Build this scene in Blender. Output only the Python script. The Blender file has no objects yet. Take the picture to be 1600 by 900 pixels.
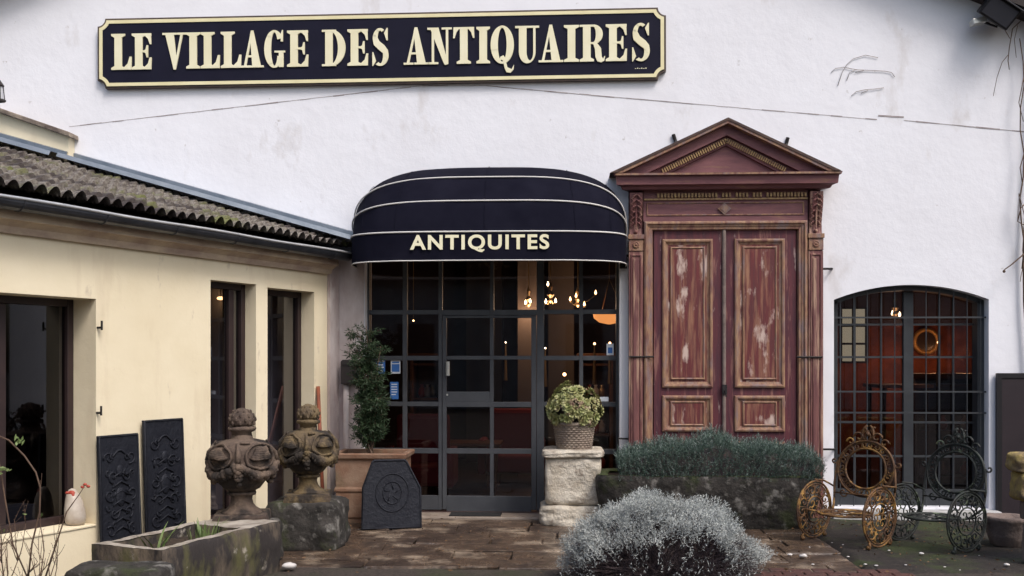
import bpy, bmesh, math, random
import numpy as np
from mathutils import noise as NZ
from mathutils import Vector, Matrix
random.seed(7); rng = np.random.default_rng(7)
R = math.radians
scene = bpy.context.scene; col = scene.collection

# ---------------------------------------------------------------- camera, sky, sun, exposure
FPX, HORIZON, EYE, DIST, YAW = 1600.0, 565.0, 1.65, 11.03, R(3.0)
cam_d = bpy.data.cameras.new('camera'); cam = bpy.data.objects.new('camera', cam_d); col.objects.link(cam)
cam_d.sensor_width = 36; cam_d.lens = 36 * FPX / 1600; cam_d.shift_y = (HORIZON - 450) / 1600
cam_d.clip_start = .05; cam_d.clip_end = 1000
cam.location = (0, -DIST, EYE); cam.rotation_euler = (R(90), 0, YAW)
scene.camera = cam
SUN_EL, SUN_AZ = R(52), R(138)        # azimuth clockwise from +Y
w = bpy.data.worlds.new('World'); scene.world = w; w.use_nodes = True
nt = w.node_tree; bg = nt.nodes['Background']; bg.inputs[1].default_value = .13
sky = nt.nodes.new('ShaderNodeTexSky'); sky.sky_type = 'NISHITA'; sky.sun_disc = False
sky.sun_elevation = SUN_EL; sky.sun_rotation = SUN_AZ; sky.air_density = 1.3; sky.dust_density = 5; sky.ozone_density = 2.2
nt.links.new(sky.outputs[0], bg.inputs[0])
sd = bpy.data.lights.new('sun', 'SUN'); sd.energy = 1.3; sd.angle = R(18); sd.color = (1, .965, .94)
sun = bpy.data.objects.new('sun', sd); col.objects.link(sun)
sv = Vector((math.sin(SUN_AZ) * math.cos(SUN_EL), math.cos(SUN_AZ) * math.cos(SUN_EL), math.sin(SUN_EL)))
sun.rotation_euler = sv.to_track_quat('Z', 'Y').to_euler(); sun.location = sv * 40
vs = scene.view_settings; vs.view_transform = 'Standard'; vs.look = 'None'; vs.exposure = 0.60; vs.gamma = 1; vs.use_curve_mapping = False
scene.cycles.max_bounces = 6; scene.cycles.transparent_max_bounces = 12

# ---------------------------------------------------------------- photo to place
cY, sY = math.cos(YAW), math.sin(YAW)
def ray(px, py):
    a = (px - 800) / FPX; b = -(py - HORIZON) / FPX
    return Vector((cY * a - sY, sY * a + cY, b))
CAM = Vector((0, -DIST, EYE))
def at(px, py, depth): return CAM + ray(px, py) * depth
def W(px, py, off=0.0):                # on a plane parallel to the white wall, off metres in front of it
    d = ray(px, py); t = (DIST - off) / d.y
    return CAM + d * t
def G(px, py, z=0.0):                  # on the ground
    d = ray(px, py); return CAM + d * ((z - EYE) / d.z)

# ---------------------------------------------------------------- objects
def tag(o, label=None, cat=None, group=None, kind=None):
    if label: o['label'] = label
    if cat: o['category'] = cat
    if group: o['group'] = group
    if kind: o['kind'] = kind
    return o
def empty(name, loc=(0, 0, 0), label=None, cat=None, group=None, rz=0):
    o = bpy.data.objects.new(name, None); col.objects.link(o)
    o.location = loc; o.rotation_euler.z = rz; o.empty_display_size = .1
    return tag(o, label, cat, group)
def chain_loc(p):
    v = Vector((0, 0, 0))
    while p: v += p.location; p = p.parent
    return v
def copy_tree(o, parent=None):
    c = o.copy(); col.objects.link(c); c.parent = parent
    for ch in list(o.children): copy_tree(ch, c)
    return c
class MB:
    def __init__(s): s.v = []; s.f = []
    def add(s, vs_, fs):
        n = len(s.v); s.v += [tuple(p) for p in vs_]; s.f += [tuple(i + n for i in f) for f in fs]; return s
    def box(s, a, b):
        (x0, y0, z0), (x1, y1, z1) = a, b
        x0, x1 = sorted((x0, x1)); y0, y1 = sorted((y0, y1)); z0, z1 = sorted((z0, z1))
        return s.add([(x0,y0,z0),(x1,y0,z0),(x1,y1,z0),(x0,y1,z0),(x0,y0,z1),(x1,y0,z1),(x1,y1,z1),(x0,y1,z1)],
              [(0,3,2,1),(4,5,6,7),(0,1,5,4),(1,2,6,5),(2,3,7,6),(3,0,4,7)])
    def obox(s, o, ex, ey, ez):        # oriented box from a corner and three edge vectors
        o, ex, ey, ez = map(Vector, (o, ex, ey, ez))
        p = [o, o+ex, o+ex+ey, o+ey, o+ez, o+ex+ez, o+ex+ey+ez, o+ey+ez]
        return s.add(p, [(0,3,2,1),(4,5,6,7),(0,1,5,4),(1,2,6,5),(2,3,7,6),(3,0,4,7)])
    def quad(s, a, b, c, d): return s.add([a, b, c, d], [(0, 1, 2, 3)])
    def tube(s, pts, r, n=6, closed=False, cap=True):
        pts = [Vector(p) for p in pts]; m = len(pts)
        rr = r if isinstance(r, (list, tuple)) else [r] * m
        base = len(s.v); prev = None
        for i, p in enumerate(pts):
            if closed: t = pts[(i + 1) % m] - pts[i - 1]
            else: t = pts[min(i + 1, m - 1)] - pts[max(i - 1, 0)]
            if t.length < 1e-9: t = Vector((0, 0, 1))
            t.normalize()
            if prev is None: a = t.orthogonal().normalized()
            else:
                a = prev - t * prev.dot(t)
                a = a.normalized() if a.length > 1e-6 else t.orthogonal().normalized()
            prev = a; b = t.cross(a)
            for k in range(n):
                an = 2 * math.pi * k / n
                s.v.append(tuple(p + (a * math.cos(an) + b * math.sin(an)) * rr[i]))
        for i in range(m if closed else m - 1):
            j = (i + 1) % m
            for k in range(n):
                l = (k + 1) % n
                s.f.append((base + i*n + k, base + i*n + l, base + j*n + l, base + j*n + k))
        if cap and not closed:
            s.f.append(tuple(base + k for k in reversed(range(n)))); s.f.append(tuple(base + (m-1)*n + k for k in range(n)))
        return s
    def lathe(s, prof, c=(0, 0, 0), n=32, square=0.0, cap=True):
        base = len(s.v); c = Vector(c)
        for r, z in prof:
            for k in range(n):
                an = 2 * math.pi * (k + .5) / n
                s.v.append((c.x + r * math.cos(an), c.y + r * math.sin(an), c.z + z))
        m = len(prof)
        for i in range(m - 1):
            for k in range(n):
                l = (k + 1) % n
                s.f.append((base+i*n+k, base+i*n+l, base+(i+1)*n+l, base+(i+1)*n+k))
        if cap:
            s.f.append(tuple(base + k for k in reversed(range(n)))); s.f.append(tuple(base+(m-1)*n+k for k in range(n)))
        return s
    def ball(s, c, r, n=10, m=7, sc=(1, 1, 1)):
        c = Vector(c); prof = []
        base = len(s.v)
        for i in range(1, m):
            ph = math.pi * i / m
            for k in range(n):
                an = 2*math.pi*k/n
                s.v.append((c.x + r*sc[0]*math.sin(ph)*math.cos(an), c.y + r*sc[1]*math.sin(ph)*math.sin(an), c.z - r*sc[2]*math.cos(ph)))
        b0 = len(s.v); s.v.append((c.x, c.y, c.z - r*sc[2])); s.v.append((c.x, c.y, c.z + r*sc[2]))
        for i in range(m - 2):
            for k in range(n):
                l = (k+1) % n
                s.f.append((base+i*n+k, base+i*n+l, base+(i+1)*n+l, base+(i+1)*n+k))
        for k in range(n):
            l = (k+1) % n
            s.f.append((b0, base+l, base+k)); s.f.append((b0+1, base+(m-2)*n+k, base+(m-2)*n+l))
        return s
    def prism(s, pts, y0, y1):         # polygon in XZ, extruded in y (convex or simple; n-gon)
        n = len(pts)
        v = [(x, y0, z) for x, z in pts] + [(x, y1, z) for x, z in pts]
        ar = sum(pts[i][0]*pts[(i+1)%n][1] - pts[(i+1)%n][0]*pts[i][1] for i in range(n))
        f = [tuple(range(n)), tuple(reversed(range(n, 2*n)))] + [(i, i+n, (i+1)%n+n, (i+1)%n) for i in range(n)]
        if (ar < 0) == (y0 < y1): f = [tuple(reversed(q)) for q in f]
        return s.add(v, f)
    def ring(s, x0, z0, x1, z1, prof, y=0.0):   # mitred moulding round a rectangle; prof = (inset, out)
        base = len(s.v)
        for ins, out in prof:
            s.v += [(x0+ins, y-out, z0+ins), (x1-ins, y-out, z0+ins), (x1-ins, y-out, z1-ins), (x0+ins, y-out, z1-ins)]
        for i in range(len(prof)-1):
            for k in range(4):
                l = (k+1) % 4
                s.f.append((base+i*4+k, base+i*4+l, base+(i+1)*4+l, base+(i+1)*4+k))
        return s
    def xf(s, M):
        s.v = [tuple(M @ Vector(p)) for p in s.v]; return s
    def jitter(s, a, sc=6.0, seed=0):
        from mathutils import noise
        o = Vector((seed*3.1, seed*7.7, seed*1.3)); out = []
        for p in s.v:
            q = Vector(p); n = noise.noise_vector(q*sc + o) * a + noise.noise_vector(q*sc*3.3 + o) * a * .45
            out.append(tuple(q + n))
        s.v = out; return s
    def build(s, name, m, parent=None, smooth=False, local=False, bevel=0, sub=0, weld=False):
        me = bpy.data.meshes.new(name)
        off = Vector((0, 0, 0))
        if not local:
            if parent: off = chain_loc(parent)
            else:
                a = np.array(s.v); lo, hi = a.min(0), a.max(0)
                off = Vector(((lo[0]+hi[0])/2, (lo[1]+hi[1])/2, lo[2]))
        a = np.array(s.v, dtype=float) - np.array(off)
        me.from_pydata(a.tolist(), [], s.f); me.update()
        if weld or sub:
            b = bmesh.new(); b.from_mesh(me); bmesh.ops.remove_doubles(b, verts=b.verts, dist=1e-5); b.to_mesh(me); b.free()
        o = bpy.data.objects.new(name, me); col.objects.link(o)
        if parent: o.parent = parent
        elif not local: o.location = off
        if m: me.materials.append(m)
        if smooth: me.polygons.foreach_set('use_smooth', [True]*len(me.polygons))
        if bevel:
            bm_ = o.modifiers.new('bevel', 'BEVEL'); bm_.width = bevel; bm_.segments = 2; bm_.limit_method = 'ANGLE'; bm_.angle_limit = R(40)
        if sub:
            sm = o.modifiers.new('sub', 'SUBSURF'); sm.levels = sub; sm.render_levels = sub
        return o
def fill_loops(loops, depth):
    """polygon with holes (2D loops) -> verts, faces of a slab z -depth/2..depth/2"""
    cu = bpy.data.curves.new('tmp', 'CURVE'); cu.dimensions = '2D'; cu.fill_mode = 'BOTH'; cu.extrude = depth / 2
    for lp in loops:
        sp = cu.splines.new('POLY'); sp.points.add(len(lp) - 1); sp.use_cyclic_u = True
        for i, p in enumerate(lp): sp.points[i].co = (p[0], p[1], 0, 1)
    o = bpy.data.objects.new('tmp', cu); col.objects.link(o)
    dg = bpy.context.evaluated_depsgraph_get(); me = bpy.data.meshes.new_from_object(o.evaluated_get(dg))
    v = [tuple(x.co) for x in me.vertices]; f = [tuple(p.vertices) for p in me.polygons]
    bpy.data.objects.remove(o); bpy.data.curves.remove(cu); bpy.data.meshes.remove(me)
    return v, f
def text_mesh(txt, size, offset, extrude, spacing=1.0):
    cu = bpy.data.curves.new('tmp', 'FONT'); cu.body = txt; cu.size = size; cu.offset = offset; cu.extrude = extrude
    cu.space_character = spacing; cu.align_x = 'CENTER'; cu.align_y = 'CENTER'
    o = bpy.data.objects.new('tmp', cu); col.objects.link(o)
    dg = bpy.context.evaluated_depsgraph_get(); me = bpy.data.meshes.new_from_object(o.evaluated_get(dg))
    v = [tuple(x.co) for x in me.vertices]; f = [tuple(p.vertices) for p in me.polygons]
    bpy.data.objects.remove(o); bpy.data.curves.remove(cu); bpy.data.meshes.remove(me)
    return v, f

# ---------------------------------------------------------------- materials
def mat(name, c1, c2=None, scale=8, rough=.8, bump=0.0, bscale=None, metal=0, spec=.4, stretch=(1, 1, 1),
        lo=.35, hi=.65, c3=None, s3=3, lo3=.55, hi3=.7, st3=None, rvar=0.0, detail=6, bdist=.02, b3=0, cells=None, emit=None, estr=0, trans=0, c4=None, s4=5, lo4=.6, hi4=.68, st4=(1,1,1)):
    m = bpy.data.materials.new(name); m.use_nodes = True; n = m.node_tree; L = n.links.new
    p = n.nodes['Principled BSDF']; p.inputs['Roughness'].default_value = rough; p.inputs['Metallic'].default_value = metal
    p.inputs['Specular IOR Level'].default_value = spec
    tc = n.nodes.new('ShaderNodeTexCoord')
    def noise(sc, st, det=detail, off=0):
        mp = n.nodes.new('ShaderNodeMapping'); mp.inputs['Scale'].default_value = st; mp.inputs['Location'].default_value = (off, off*.7, off*.3)
        L(tc.outputs['Object'], mp.inputs[0]); t = n.nodes.new('ShaderNodeTexNoise'); t.inputs['Scale'].default_value = sc
        t.inputs['Detail'].default_value = det; t.inputs['Roughness'].default_value = .62; L(mp.outputs[0], t.inputs[0]); return t.outputs[0]
    def ramp(src, lo, hi):
        r = n.nodes.new('ShaderNodeMapRange'); r.inputs[1].default_value = lo; r.inputs[2].default_value = hi; L(src, r.inputs[0]); return r.outputs[0]
    def mix(f, a, b):
        x = n.nodes.new('ShaderNodeMix'); x.data_type = 'RGBA'; L(f, x.inputs[0])
        for i, q in ((6, a), (7, b)):
            if isinstance(q, tuple): x.inputs[i].default_value = (*q, 1)
            else: L(q, x.inputs[i])
        return x.outputs[2]
    base = c1
    if c2: nz = noise(scale, stretch); base = mix(ramp(nz, lo, hi), c1, c2)
    if c3: n3 = noise(s3, st3 or stretch, 5, 3.3); f3 = ramp(n3, lo3, hi3); base = mix(f3, base, c3)
    if c4: n4 = noise(s4, st4, 6, 8.1); f4 = ramp(n4, lo4, hi4); base = mix(f4, base, c4)
    if isinstance(base, tuple): p.inputs['Base Color'].default_value = (*base, 1)
    else: L(base, p.inputs['Base Color'])
    if rvar and c2:
        r = n.nodes.new('ShaderNodeMapRange'); r.inputs[1].default_value = lo; r.inputs[2].default_value = hi
        r.inputs[3].default_value = max(.05, rough - rvar); r.inputs[4].default_value = min(1, rough + rvar); L(nz, r.inputs[0]); L(r.outputs[0], p.inputs['Roughness'])
    if bump:
        b = n.nodes.new('ShaderNodeBump'); b.inputs['Strength'].default_value = bump; b.inputs['Distance'].default_value = bdist
        L(noise(bscale or scale*3, stretch, 8, 1.7), b.inputs['Height'])
        last = b.outputs[0]
        L(last, p.inputs['Normal'])
    if emit:
        p.inputs['Emission Color'].default_value = (*emit, 1); p.inputs['Emission Strength'].default_value = estr
    if trans: p.inputs['Transmission Weight'].default_value = trans
    return m
def glass_mat(name, tint=(.75, .75, .78), refl=1.0, rough=.02):
    m = bpy.data.materials.new(name); m.use_nodes = True; n = m.node_tree; L = n.links.new
    n.nodes.remove(n.nodes['Principled BSDF']); out = n.nodes['Material Output']
    t = n.nodes.new('ShaderNodeBsdfTransparent'); t.inputs[0].default_value = (*tint, 1)
    g = n.nodes.new('ShaderNodeBsdfGlossy'); g.inputs['Roughness'].default_value = rough; g.inputs[0].default_value = (.9, .9, .95, 1)
    fr = n.nodes.new('ShaderNodeFresnel'); fr.inputs[0].default_value = 1.5
    mu = n.nodes.new('ShaderNodeMath'); mu.operation = 'MULTIPLY'; mu.inputs[1].default_value = refl; L(fr.outputs[0], mu.inputs[0])
    mx = n.nodes.new('ShaderNodeMixShader'); L(mu.outputs[0], mx.inputs[0]); L(t.outputs[0], mx.inputs[1]); L(g.outputs[0], mx.inputs[2])
    L(mx.outputs[0], out.inputs[0]); return m

M = {}
M['plaster'] = mat('white_plaster', (.78,.785,.835), (.735,.735,.78), 1.2, .9, .55, 5, c3=(.50,.46,.44), s3=2.2, lo3=.60, hi3=.85, st3=(1,1,.5), c4=(.42,.39,.38), s4=9, lo4=.68, hi4=.78, bdist=.012)
M['corner'] = mat('stained_plaster', (.60,.54,.53), (.38,.30,.29), 3, .9, .4, 20, stretch=(1,1,.4), c3=(.6,.56,.55), s3=4)
M['cream'] = mat('cream_plaster', (.77,.685,.51), (.71,.62,.445), 1.1, .9, .5, 7, c3=(.50,.39,.27), s3=2.0, lo3=.55, hi3=.95, st3=(1.3,1.3,.25), c4=(.42,.34,.26), s4=6, lo4=.64, hi4=.8, st4=(1,1,.5), bdist=.01)
M['crack'] = mat('old_render_joint', (.26,.22,.22), (.42,.38,.38), 9, .95)
M['navy'] = mat('navy_paint', (.0085,.0085,.020), (.011,.011,.025), 3, .65, 0, spec=.12)
M['cloth'] = mat('navy_canvas', (.0048,.0048,.0115), (.0085,.0085,.017), 3, .9, .15, 220, bdist=.002, spec=.08)
M['gold'] = mat('cream_gold_paint', (.78,.72,.46), (.70,.63,.38), 4, .6)
M['ltr'] = mat('cream_lettering', (.80,.76,.56), (.74,.69,.47), 3, .6)
M['piping'] = mat('pale_piping', (.62,.60,.58), None, rough=.6)
M['signedge'] = mat('dark_sign_edge', (.05,.035,.03), (.09,.06,.045), 8, .6)
M['steel'] = mat('grey_steel_paint', (.060,.064,.072), (.045,.048,.056), 5, .5, .1, 40)
M['grille'] = mat('grille_steel', (.040,.045,.050), (.03,.032,.038), 6, .5, .1, 40)
M['iron'] = mat('black_iron', (.018,.016,.018), (.03,.026,.026), 12, .55, .3, 60, metal=.4)
M['castiron'] = mat('cast_iron', (.009,.010,.017), (.015,.017,.025), 9, .62, .5, 26, bdist=.02, metal=.3)
M['glass'] = glass_mat('shop_glass', (.62,.60,.64), 1.3)
M['glassd'] = glass_mat('dark_glass', (.30,.29,.32), .2)
WD = (.10,.022,.026); WT = (.30,.165,.075)
M['red'] = mat('maroon_door_paint', (.105,.023,.031), (.060,.017,.027), 5, .62, .5, 30, stretch=(5,5,.45), lo=.35, hi=.65,
     c3=(.21,.095,.080), s3=4, lo3=.56, hi3=.66, st3=(5,5,.5), c4=(.33,.24,.22), s4=3.2, lo4=.63, hi4=.70, st4=(4,4,1), bdist=.006)
M['redpanel'] = mat('flaking_maroon_panel', (.135,.023,.024), (.085,.022,.025), 5, .6, .6, 30, stretch=(6,6,.4),
     c3=(.30,.15,.09), s3=3.4, lo3=.46, hi3=.68, st3=(6,6,.45), c4=(.50,.38,.33), s4=2.2, lo4=.565, hi4=.66, st4=(3.2,3.2,1.1), bdist=.006)
M['worn'] = mat('worn_brown_moulding', (.33,.20,.115), (.15,.062,.052), 7, .65, .5, 40, stretch=(3,3,.8), c3=(.20,.14,.14), s3=4, lo3=.5, hi3=.66, bdist=.005)
M['wornd'] = mat('dull_maroon_wood', (.205,.085,.090), (.13,.052,.062), 5, .65, .4, 30, stretch=(.6,3,3), c3=(.25,.14,.08), s3=4, lo3=.58, hi3=.75, bdist=.005)
M['pil'] = mat('pilaster_wood', (.185,.075,.068), (.11,.040,.044), 5, .65, .6, 30, stretch=(5,5,.4), c3=(.38,.24,.17), s3=4, lo3=.5, hi3=.66, st3=(5,5,.4), bdist=.006)
M['dkwood'] = mat('dark_weathered_wood', (.045,.025,.024), (.08,.045,.035), 8, .7, .3, 30)
M['brass'] = mat('aged_brass', (.35,.24,.12), None, rough=.4, metal=.8)
M['tile'] = mat('mossy_roof_tile', (.10,.08,.072), (.27,.245,.21), 30, .9, .6, 60, lo=.36, hi=.66, c3=(.15,.155,.06), s3=2.2, lo3=.52, hi3=.64, c4=(.060,.048,.045), s4=1.6, lo4=.50, hi4=.62)
M['zinc'] = mat('zinc_flashing', (.15,.18,.22), (.22,.25,.29), 4, .45, .1, 20, metal=.5)
M['lip'] = mat('zinc_lip_highlight', (.55,.56,.58), (.40,.41,.43), 5, .3, metal=.3)  # whitish highlight along the gutter edge, put into the colour
M['gutter'] = mat('zinc_gutter', (.050,.054,.066), (.08,.085,.10), 5, .35, .1, 20, metal=.6)
M['soffit'] = mat('grimy_cornice', (.55,.44,.32), (.34,.25,.20), 3, .9, .3, 20, stretch=(1,1,2))
M['dkframe'] = mat('dark_brown_frame', (.022,.013,.014), (.032,.018,.018), 5, .5)
M['stone'] = mat('brown_weathered_stone', (.15,.108,.080), (.065,.045,.037), 6, .9, .8, 22, c3=(.022,.017,.015), s3=5, lo3=.46, hi3=.62, c4=(.24,.20,.155), s4=9, lo4=.62, hi4=.72)
M['stonegold'] = mat('lichen_stone', (.175,.125,.060), (.075,.055,.040), 6, .9, .8, 22, c3=(.028,.022,.018), s3=5, lo3=.46, hi3=.58)
M['trough'] = mat('mossy_trough_stone', (.18,.14,.10), (.028,.023,.022), 3.2, .9, .8, 18, stretch=(1,1,.45), lo=.36, hi=.54, c3=(.09,.085,.035), s3=4, lo3=.52, hi3=.66, c4=(.40,.36,.31), s4=5, lo4=.6, hi4=.7)
M['troughrim'] = mat('pale_trough_rim', (.40,.36,.31), (.20,.17,.14), 6, .9, .6, 22, c3=(.13,.12,.06), s3=4, lo3=.58, hi3=.7)
M['dktrough'] = mat('dark_mossy_stone', (.020,.018,.016), (.052,.046,.042), 9, .9, .9, 22, lo=.42, hi=.7, c3=(.032,.038,.016), s3=4, lo3=.54, hi3=.68, c4=(.20,.19,.175), s4=8, lo4=.54, hi4=.7)
M['moss'] = mat('moss', (.055,.075,.02), (.03,.035,.018), 12, 1, .8, 60)
M['ped'] = mat('pale_limestone', (.58,.53,.45), (.40,.35,.28), 7, .9, 1.0, 16, c3=(.15,.11,.085), s3=6, lo3=.56, hi3=.7, c4=(.62,.57,.48), s4=10, lo4=.55, hi4=.7, bdist=.035)
M['terra'] = mat('weathered_terracotta', (.17,.085,.052), (.25,.17,.12), 4, .85, .4, 26, c3=(.12,.10,.06), s3=3, lo3=.55, hi3=.72)
M['basket'] = mat('grey_wicker', (.36,.29,.23), (.22,.17,.14), 9, .85, .8, 60, stretch=(1,1,1))
M['soil'] = mat('soil', (.03,.02,.014), (.05,.035,.022), 12, .95, .8, 40)
M['litter'] = mat('fallen_leaf', (.16,.085,.035), (.07,.045,.03), 30, .8)
M['silver'] = mat('silver_leaf', (.50,.52,.50), (.26,.28,.28), 7, .8, spec=.2)
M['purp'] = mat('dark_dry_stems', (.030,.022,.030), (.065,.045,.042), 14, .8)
M['teal'] = mat('blue_green_leaf', (.095,.145,.118), (.040,.066,.054), 26, .7, spec=.3)
M['teal2'] = mat('grey_green_leaf', (.22,.27,.25), None, rough=.7)
M['conifer'] = mat('dark_green_leaf', (.016,.036,.016), (.032,.058,.022), 20, .6)
M['succ'] = mat('succulent_leaf', (.22,.25,.085), (.33,.31,.15), 14, .5, c3=(.25,.15,.12), s3=11, lo3=.55, hi3=.68)
M['blade'] = mat('green_blade', (.10,.16,.045), (.16,.20,.08), 12, .5)
M['twig'] = mat('brown_twig', (.075,.045,.032), (.12,.075,.05), 12, .8)
M['greystick'] = mat('dry_vine', (.30,.27,.26), None, rough=.9)
M['rust'] = mat('rusty_iron_lace', (.13,.060,.018), (.040,.020,.013), 14, .65, .4, 60, c3=(.38,.21,.05), s3=7, lo3=.52, hi3=.68)
M['greeniron'] = mat('dark_green_iron', (.020,.027,.022), (.013,.012,.012), 12, .6, .4, 60, c3=(.16,.20,.12), s3=7, lo3=.58, hi3=.7)
M['ceram'] = mat('white_ceramic', (.50,.45,.39), (.36,.30,.25), 9, .35)
M['redglaze'] = mat('red_glaze', (.35,.05,.03), None, rough=.4)
M['box'] = mat('dark_letterbox', (.030,.024,.025), None, rough=.45)
M['handle'] = mat('pale_metal', (.55,.55,.52), None, rough=.3, metal=.5)
M['stblue'] = mat('blue_sticker', (.05,.16,.45), None, rough=.4)
M['stwhite'] = mat('white_sticker', (.65,.68,.72), None, rough=.4)
M['stick'] = mat('red_brown_pole', (.26,.075,.035), (.17,.05,.03), 9, .6)
M['mat'] = mat('black_rubber', (.012,.012,.014), None, rough=.9, bump=.5, bscale=120)
M['step'] = mat('pale_doorstep_stone', (.30,.25,.21), (.20,.16,.13), 6, .55, .4, 22)
M['sill'] = mat('white_plinth', (.50,.50,.50), (.33,.32,.31), 6, .85, .4, 22)
M['pav'] = mat('wet_brown_stone', (.105,.070,.048), (.038,.026,.020), 5.5, .34, .8, 14, c3=(.030,.020,.016), s3=2.2, lo3=.50, hi3=.66, c4=(.32,.25,.185), s4=3.0, lo4=.54, hi4=.72, rvar=.2, bdist=.02)  # pale patches put wet highlights on the slabs into the colour
M['grav'] = mat('dark_gravel_soil', (.030,.022,.019), (.085,.066,.054), 40, .8, 1.0, 90, c3=(.04,.045,.02), s3=1.3, lo3=.5, hi3=.7)
M['mossy'] = mat('dark_mossy_ground', (.016,.012,.011), (.032,.026,.021), 14, .8, 1.0, 50, c3=(.035,.045,.014), s3=1.8, lo3=.47, hi3=.62)
M['brick'] = mat('red_brown_paving', (.095,.040,.032), (.060,.030,.026), 9, .6, .6, 40, c3=(.05,.03,.025), s3=4)
M['pebble'] = mat('white_pebble', (.60,.58,.56), (.45,.42,.40), 12, .7)
M['yellow'] = mat('yellow_lichen_stone', (.38,.29,.085), (.22,.16,.08), 6, .9, .8, 22, c3=(.12,.085,.07), s3=5, lo3=.55, hi3=.7)
M['pinkstone'] = mat('grey_pink_stone', (.22,.17,.15), (.13,.10,.09), 6, .9, .7, 22)
M['lampblack'] = mat('black_lamp_metal', (.012,.011,.013), None, rough=.4)
M['dkglass'] = mat('dark_mirror', (.05,.035,.03), None, rough=.2)
M['lensglass'] = mat('dark_lens', (.06,.06,.07), None, rough=.12)
M['lampglass'] = mat('lamp_glass', (.45,.46,.5), None, rough=.1, spec=.8)
M['roofdark'] = mat('dark_verge_board', (.022,.017,.017), (.035,.026,.024), 6, .8)
M['coping'] = mat('weathered_coping', (.30,.25,.20), (.10,.075,.065), 7, .9, .7, 24)
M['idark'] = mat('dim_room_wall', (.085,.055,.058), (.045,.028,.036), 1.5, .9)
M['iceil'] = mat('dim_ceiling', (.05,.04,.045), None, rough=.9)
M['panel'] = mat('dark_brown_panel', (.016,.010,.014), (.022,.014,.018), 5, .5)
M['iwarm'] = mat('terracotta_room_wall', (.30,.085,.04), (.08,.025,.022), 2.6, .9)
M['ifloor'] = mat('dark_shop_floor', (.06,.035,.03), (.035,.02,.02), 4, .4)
M['icol'] = mat('beige_column', (.12,.09,.075), None, rough=.8)
M['redcloth'] = mat('crimson_upholstery', (.16,.015,.022), (.16,.015,.02), 6, .8)
M['wood'] = mat('polished_wood', (.11,.045,.022), (.17,.075,.035), 5, .35, stretch=(1,1,6))
M['orangewood'] = mat('orange_wood', (.50,.17,.055), None, rough=.5)
M['gilt'] = mat('gilded_carving', (.42,.28,.12), (.22,.12,.07), 30, .6)
M['plate'] = mat('gilt_frame', (.45,.27,.10), None, rough=.4, metal=.4)
M['bulb'] = mat('lit_bulb', (1,.8,.5), None, emit=(1,.55,.22), estr=8)
M['bulbw'] = mat('lit_white_bulb', (1,.9,.7), None, emit=(1,.74,.42), estr=12)
M['shade'] = mat('lit_amber_shade', (.6,.3,.1), None, emit=(1,.38,.10), estr=.9)
M['lit'] = mat('daylit_pane', (.7,.65,.45), None, emit=(.85,.78,.50), estr=.40)
M['curtain'] = mat('pale_curtain', (.07,.08,.10), None, rough=.9)
M['opp'] = mat('grey_stone_opposite', (.45,.42,.38), (.30,.27,.25), 2, .9)
M['opproof'] = mat('opposite_roof_tile', (.13,.09,.08), (.20,.16,.13), 5, .9)
M['foil'] = mat('shrub_opposite', (.04,.055,.03), (.025,.035,.02), 5, .8)
# ---------------------------------------------------------------- ground
def sheet(name, m, x0, y0, x1, y1, z):
    return tag(MB().quad((x0,y0,z),(x1,y0,z),(x1,y1,z),(x0,y1,z)).build(name, m), kind='structure')
sheet('ground', M['grav'], -150, -150, 150, 150, -.03)
# uneven gravel / soil in front and mossy soil to the right
def lumpy(name, m, x0, y0, x1, y1, z, amp, step, edge=.03):
    from mathutils import noise
    nx = int((x1-x0)/step); ny = int((y1-y0)/step); b = MB()
    for j in range(ny+1):
        for i in range(nx+1):
            x = x0+(x1-x0)*i/nx; y = y0+(y1-y0)*j/ny
            h = z + amp*(noise.noise(Vector((x*2.2, y*2.2, 1)))+.5*noise.noise(Vector((x*7, y*7, 4)))+.35*noise.noise(Vector((x*22, y*22, 4))))
            if i in (0, nx) or j in (0, ny): h = -.035
            b.v.append((x, y, h))
    for j in range(ny):
        for i in range(nx): k = j*(nx+1)+i; b.f.append((k, k+1, k+nx+2, k+nx+1))
    return tag(b.build(name, m, smooth=True), kind='structure')
pv_y = G(600, 884).y
lumpy('gravel_ground', M['grav'], -5.5, -8.0, 6.5, pv_y+.05, -.012, .010, .05)
lumpy('mossy_ground', M['mossy'], G(1296, 850).x, pv_y+.02, 6.5, -.02, .0, .018, .05)
# paving slabs
b = MB(); y = -.34; pav_x1 = G(1293, 850).x
while y > pv_y:
    h = random.uniform(.30, .52); x = -4.2 + random.uniform(0, .5)
    while x < pav_x1 - .06:
        wd = random.uniform(.45, 1.25); x1 = min(x+wd, pav_x1)
        y1 = max(y-h, pv_y-.04)
        z = random.uniform(-.002, .010); g = .005
        j = lambda: random.uniform(-.030, .012)
        b.add([(x+g,y1+g+j(),-.03),(x1-g+j(),y1+g,-.03),(x1-g,y-g+j(),-.03),(x+g+j(),y-g,-.03),
               (x+g,y1+g+j(),z+j()*.2),(x1-g+j(),y1+g+j(),z+j()*.2),(x1-g+j(),y-g+j(),z+j()*.2),(x+g+j(),y-g+j(),z+j()*.2)],
              [(4,5,6,7),(0,1,5,4),(1,2,6,5),(2,3,7,6),(3,0,4,7)])
        x = x1
    y -= h
paving = tag(b.build('paving', M['pav'], bevel=.007), kind='structure')
tag(MB().box((-1.75,-.34,-.02),(1.2,-.02,.022)).build('doorstep', M['step'], bevel=.01), kind='structure')
bx = G(1200, 850).x
b = MB(); yy = pv_y+.55
for r_ in range(7):
    for c_ in range(-1, 6):
        x = G(1180, 870).x+c_*.17+(r_%2)*.085; y = pv_y+.05-r_*.12
        b.box((x+.006, y-.112, -.03), (x+.164, y-.006, .004+random.uniform(-.004,.004)))
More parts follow.
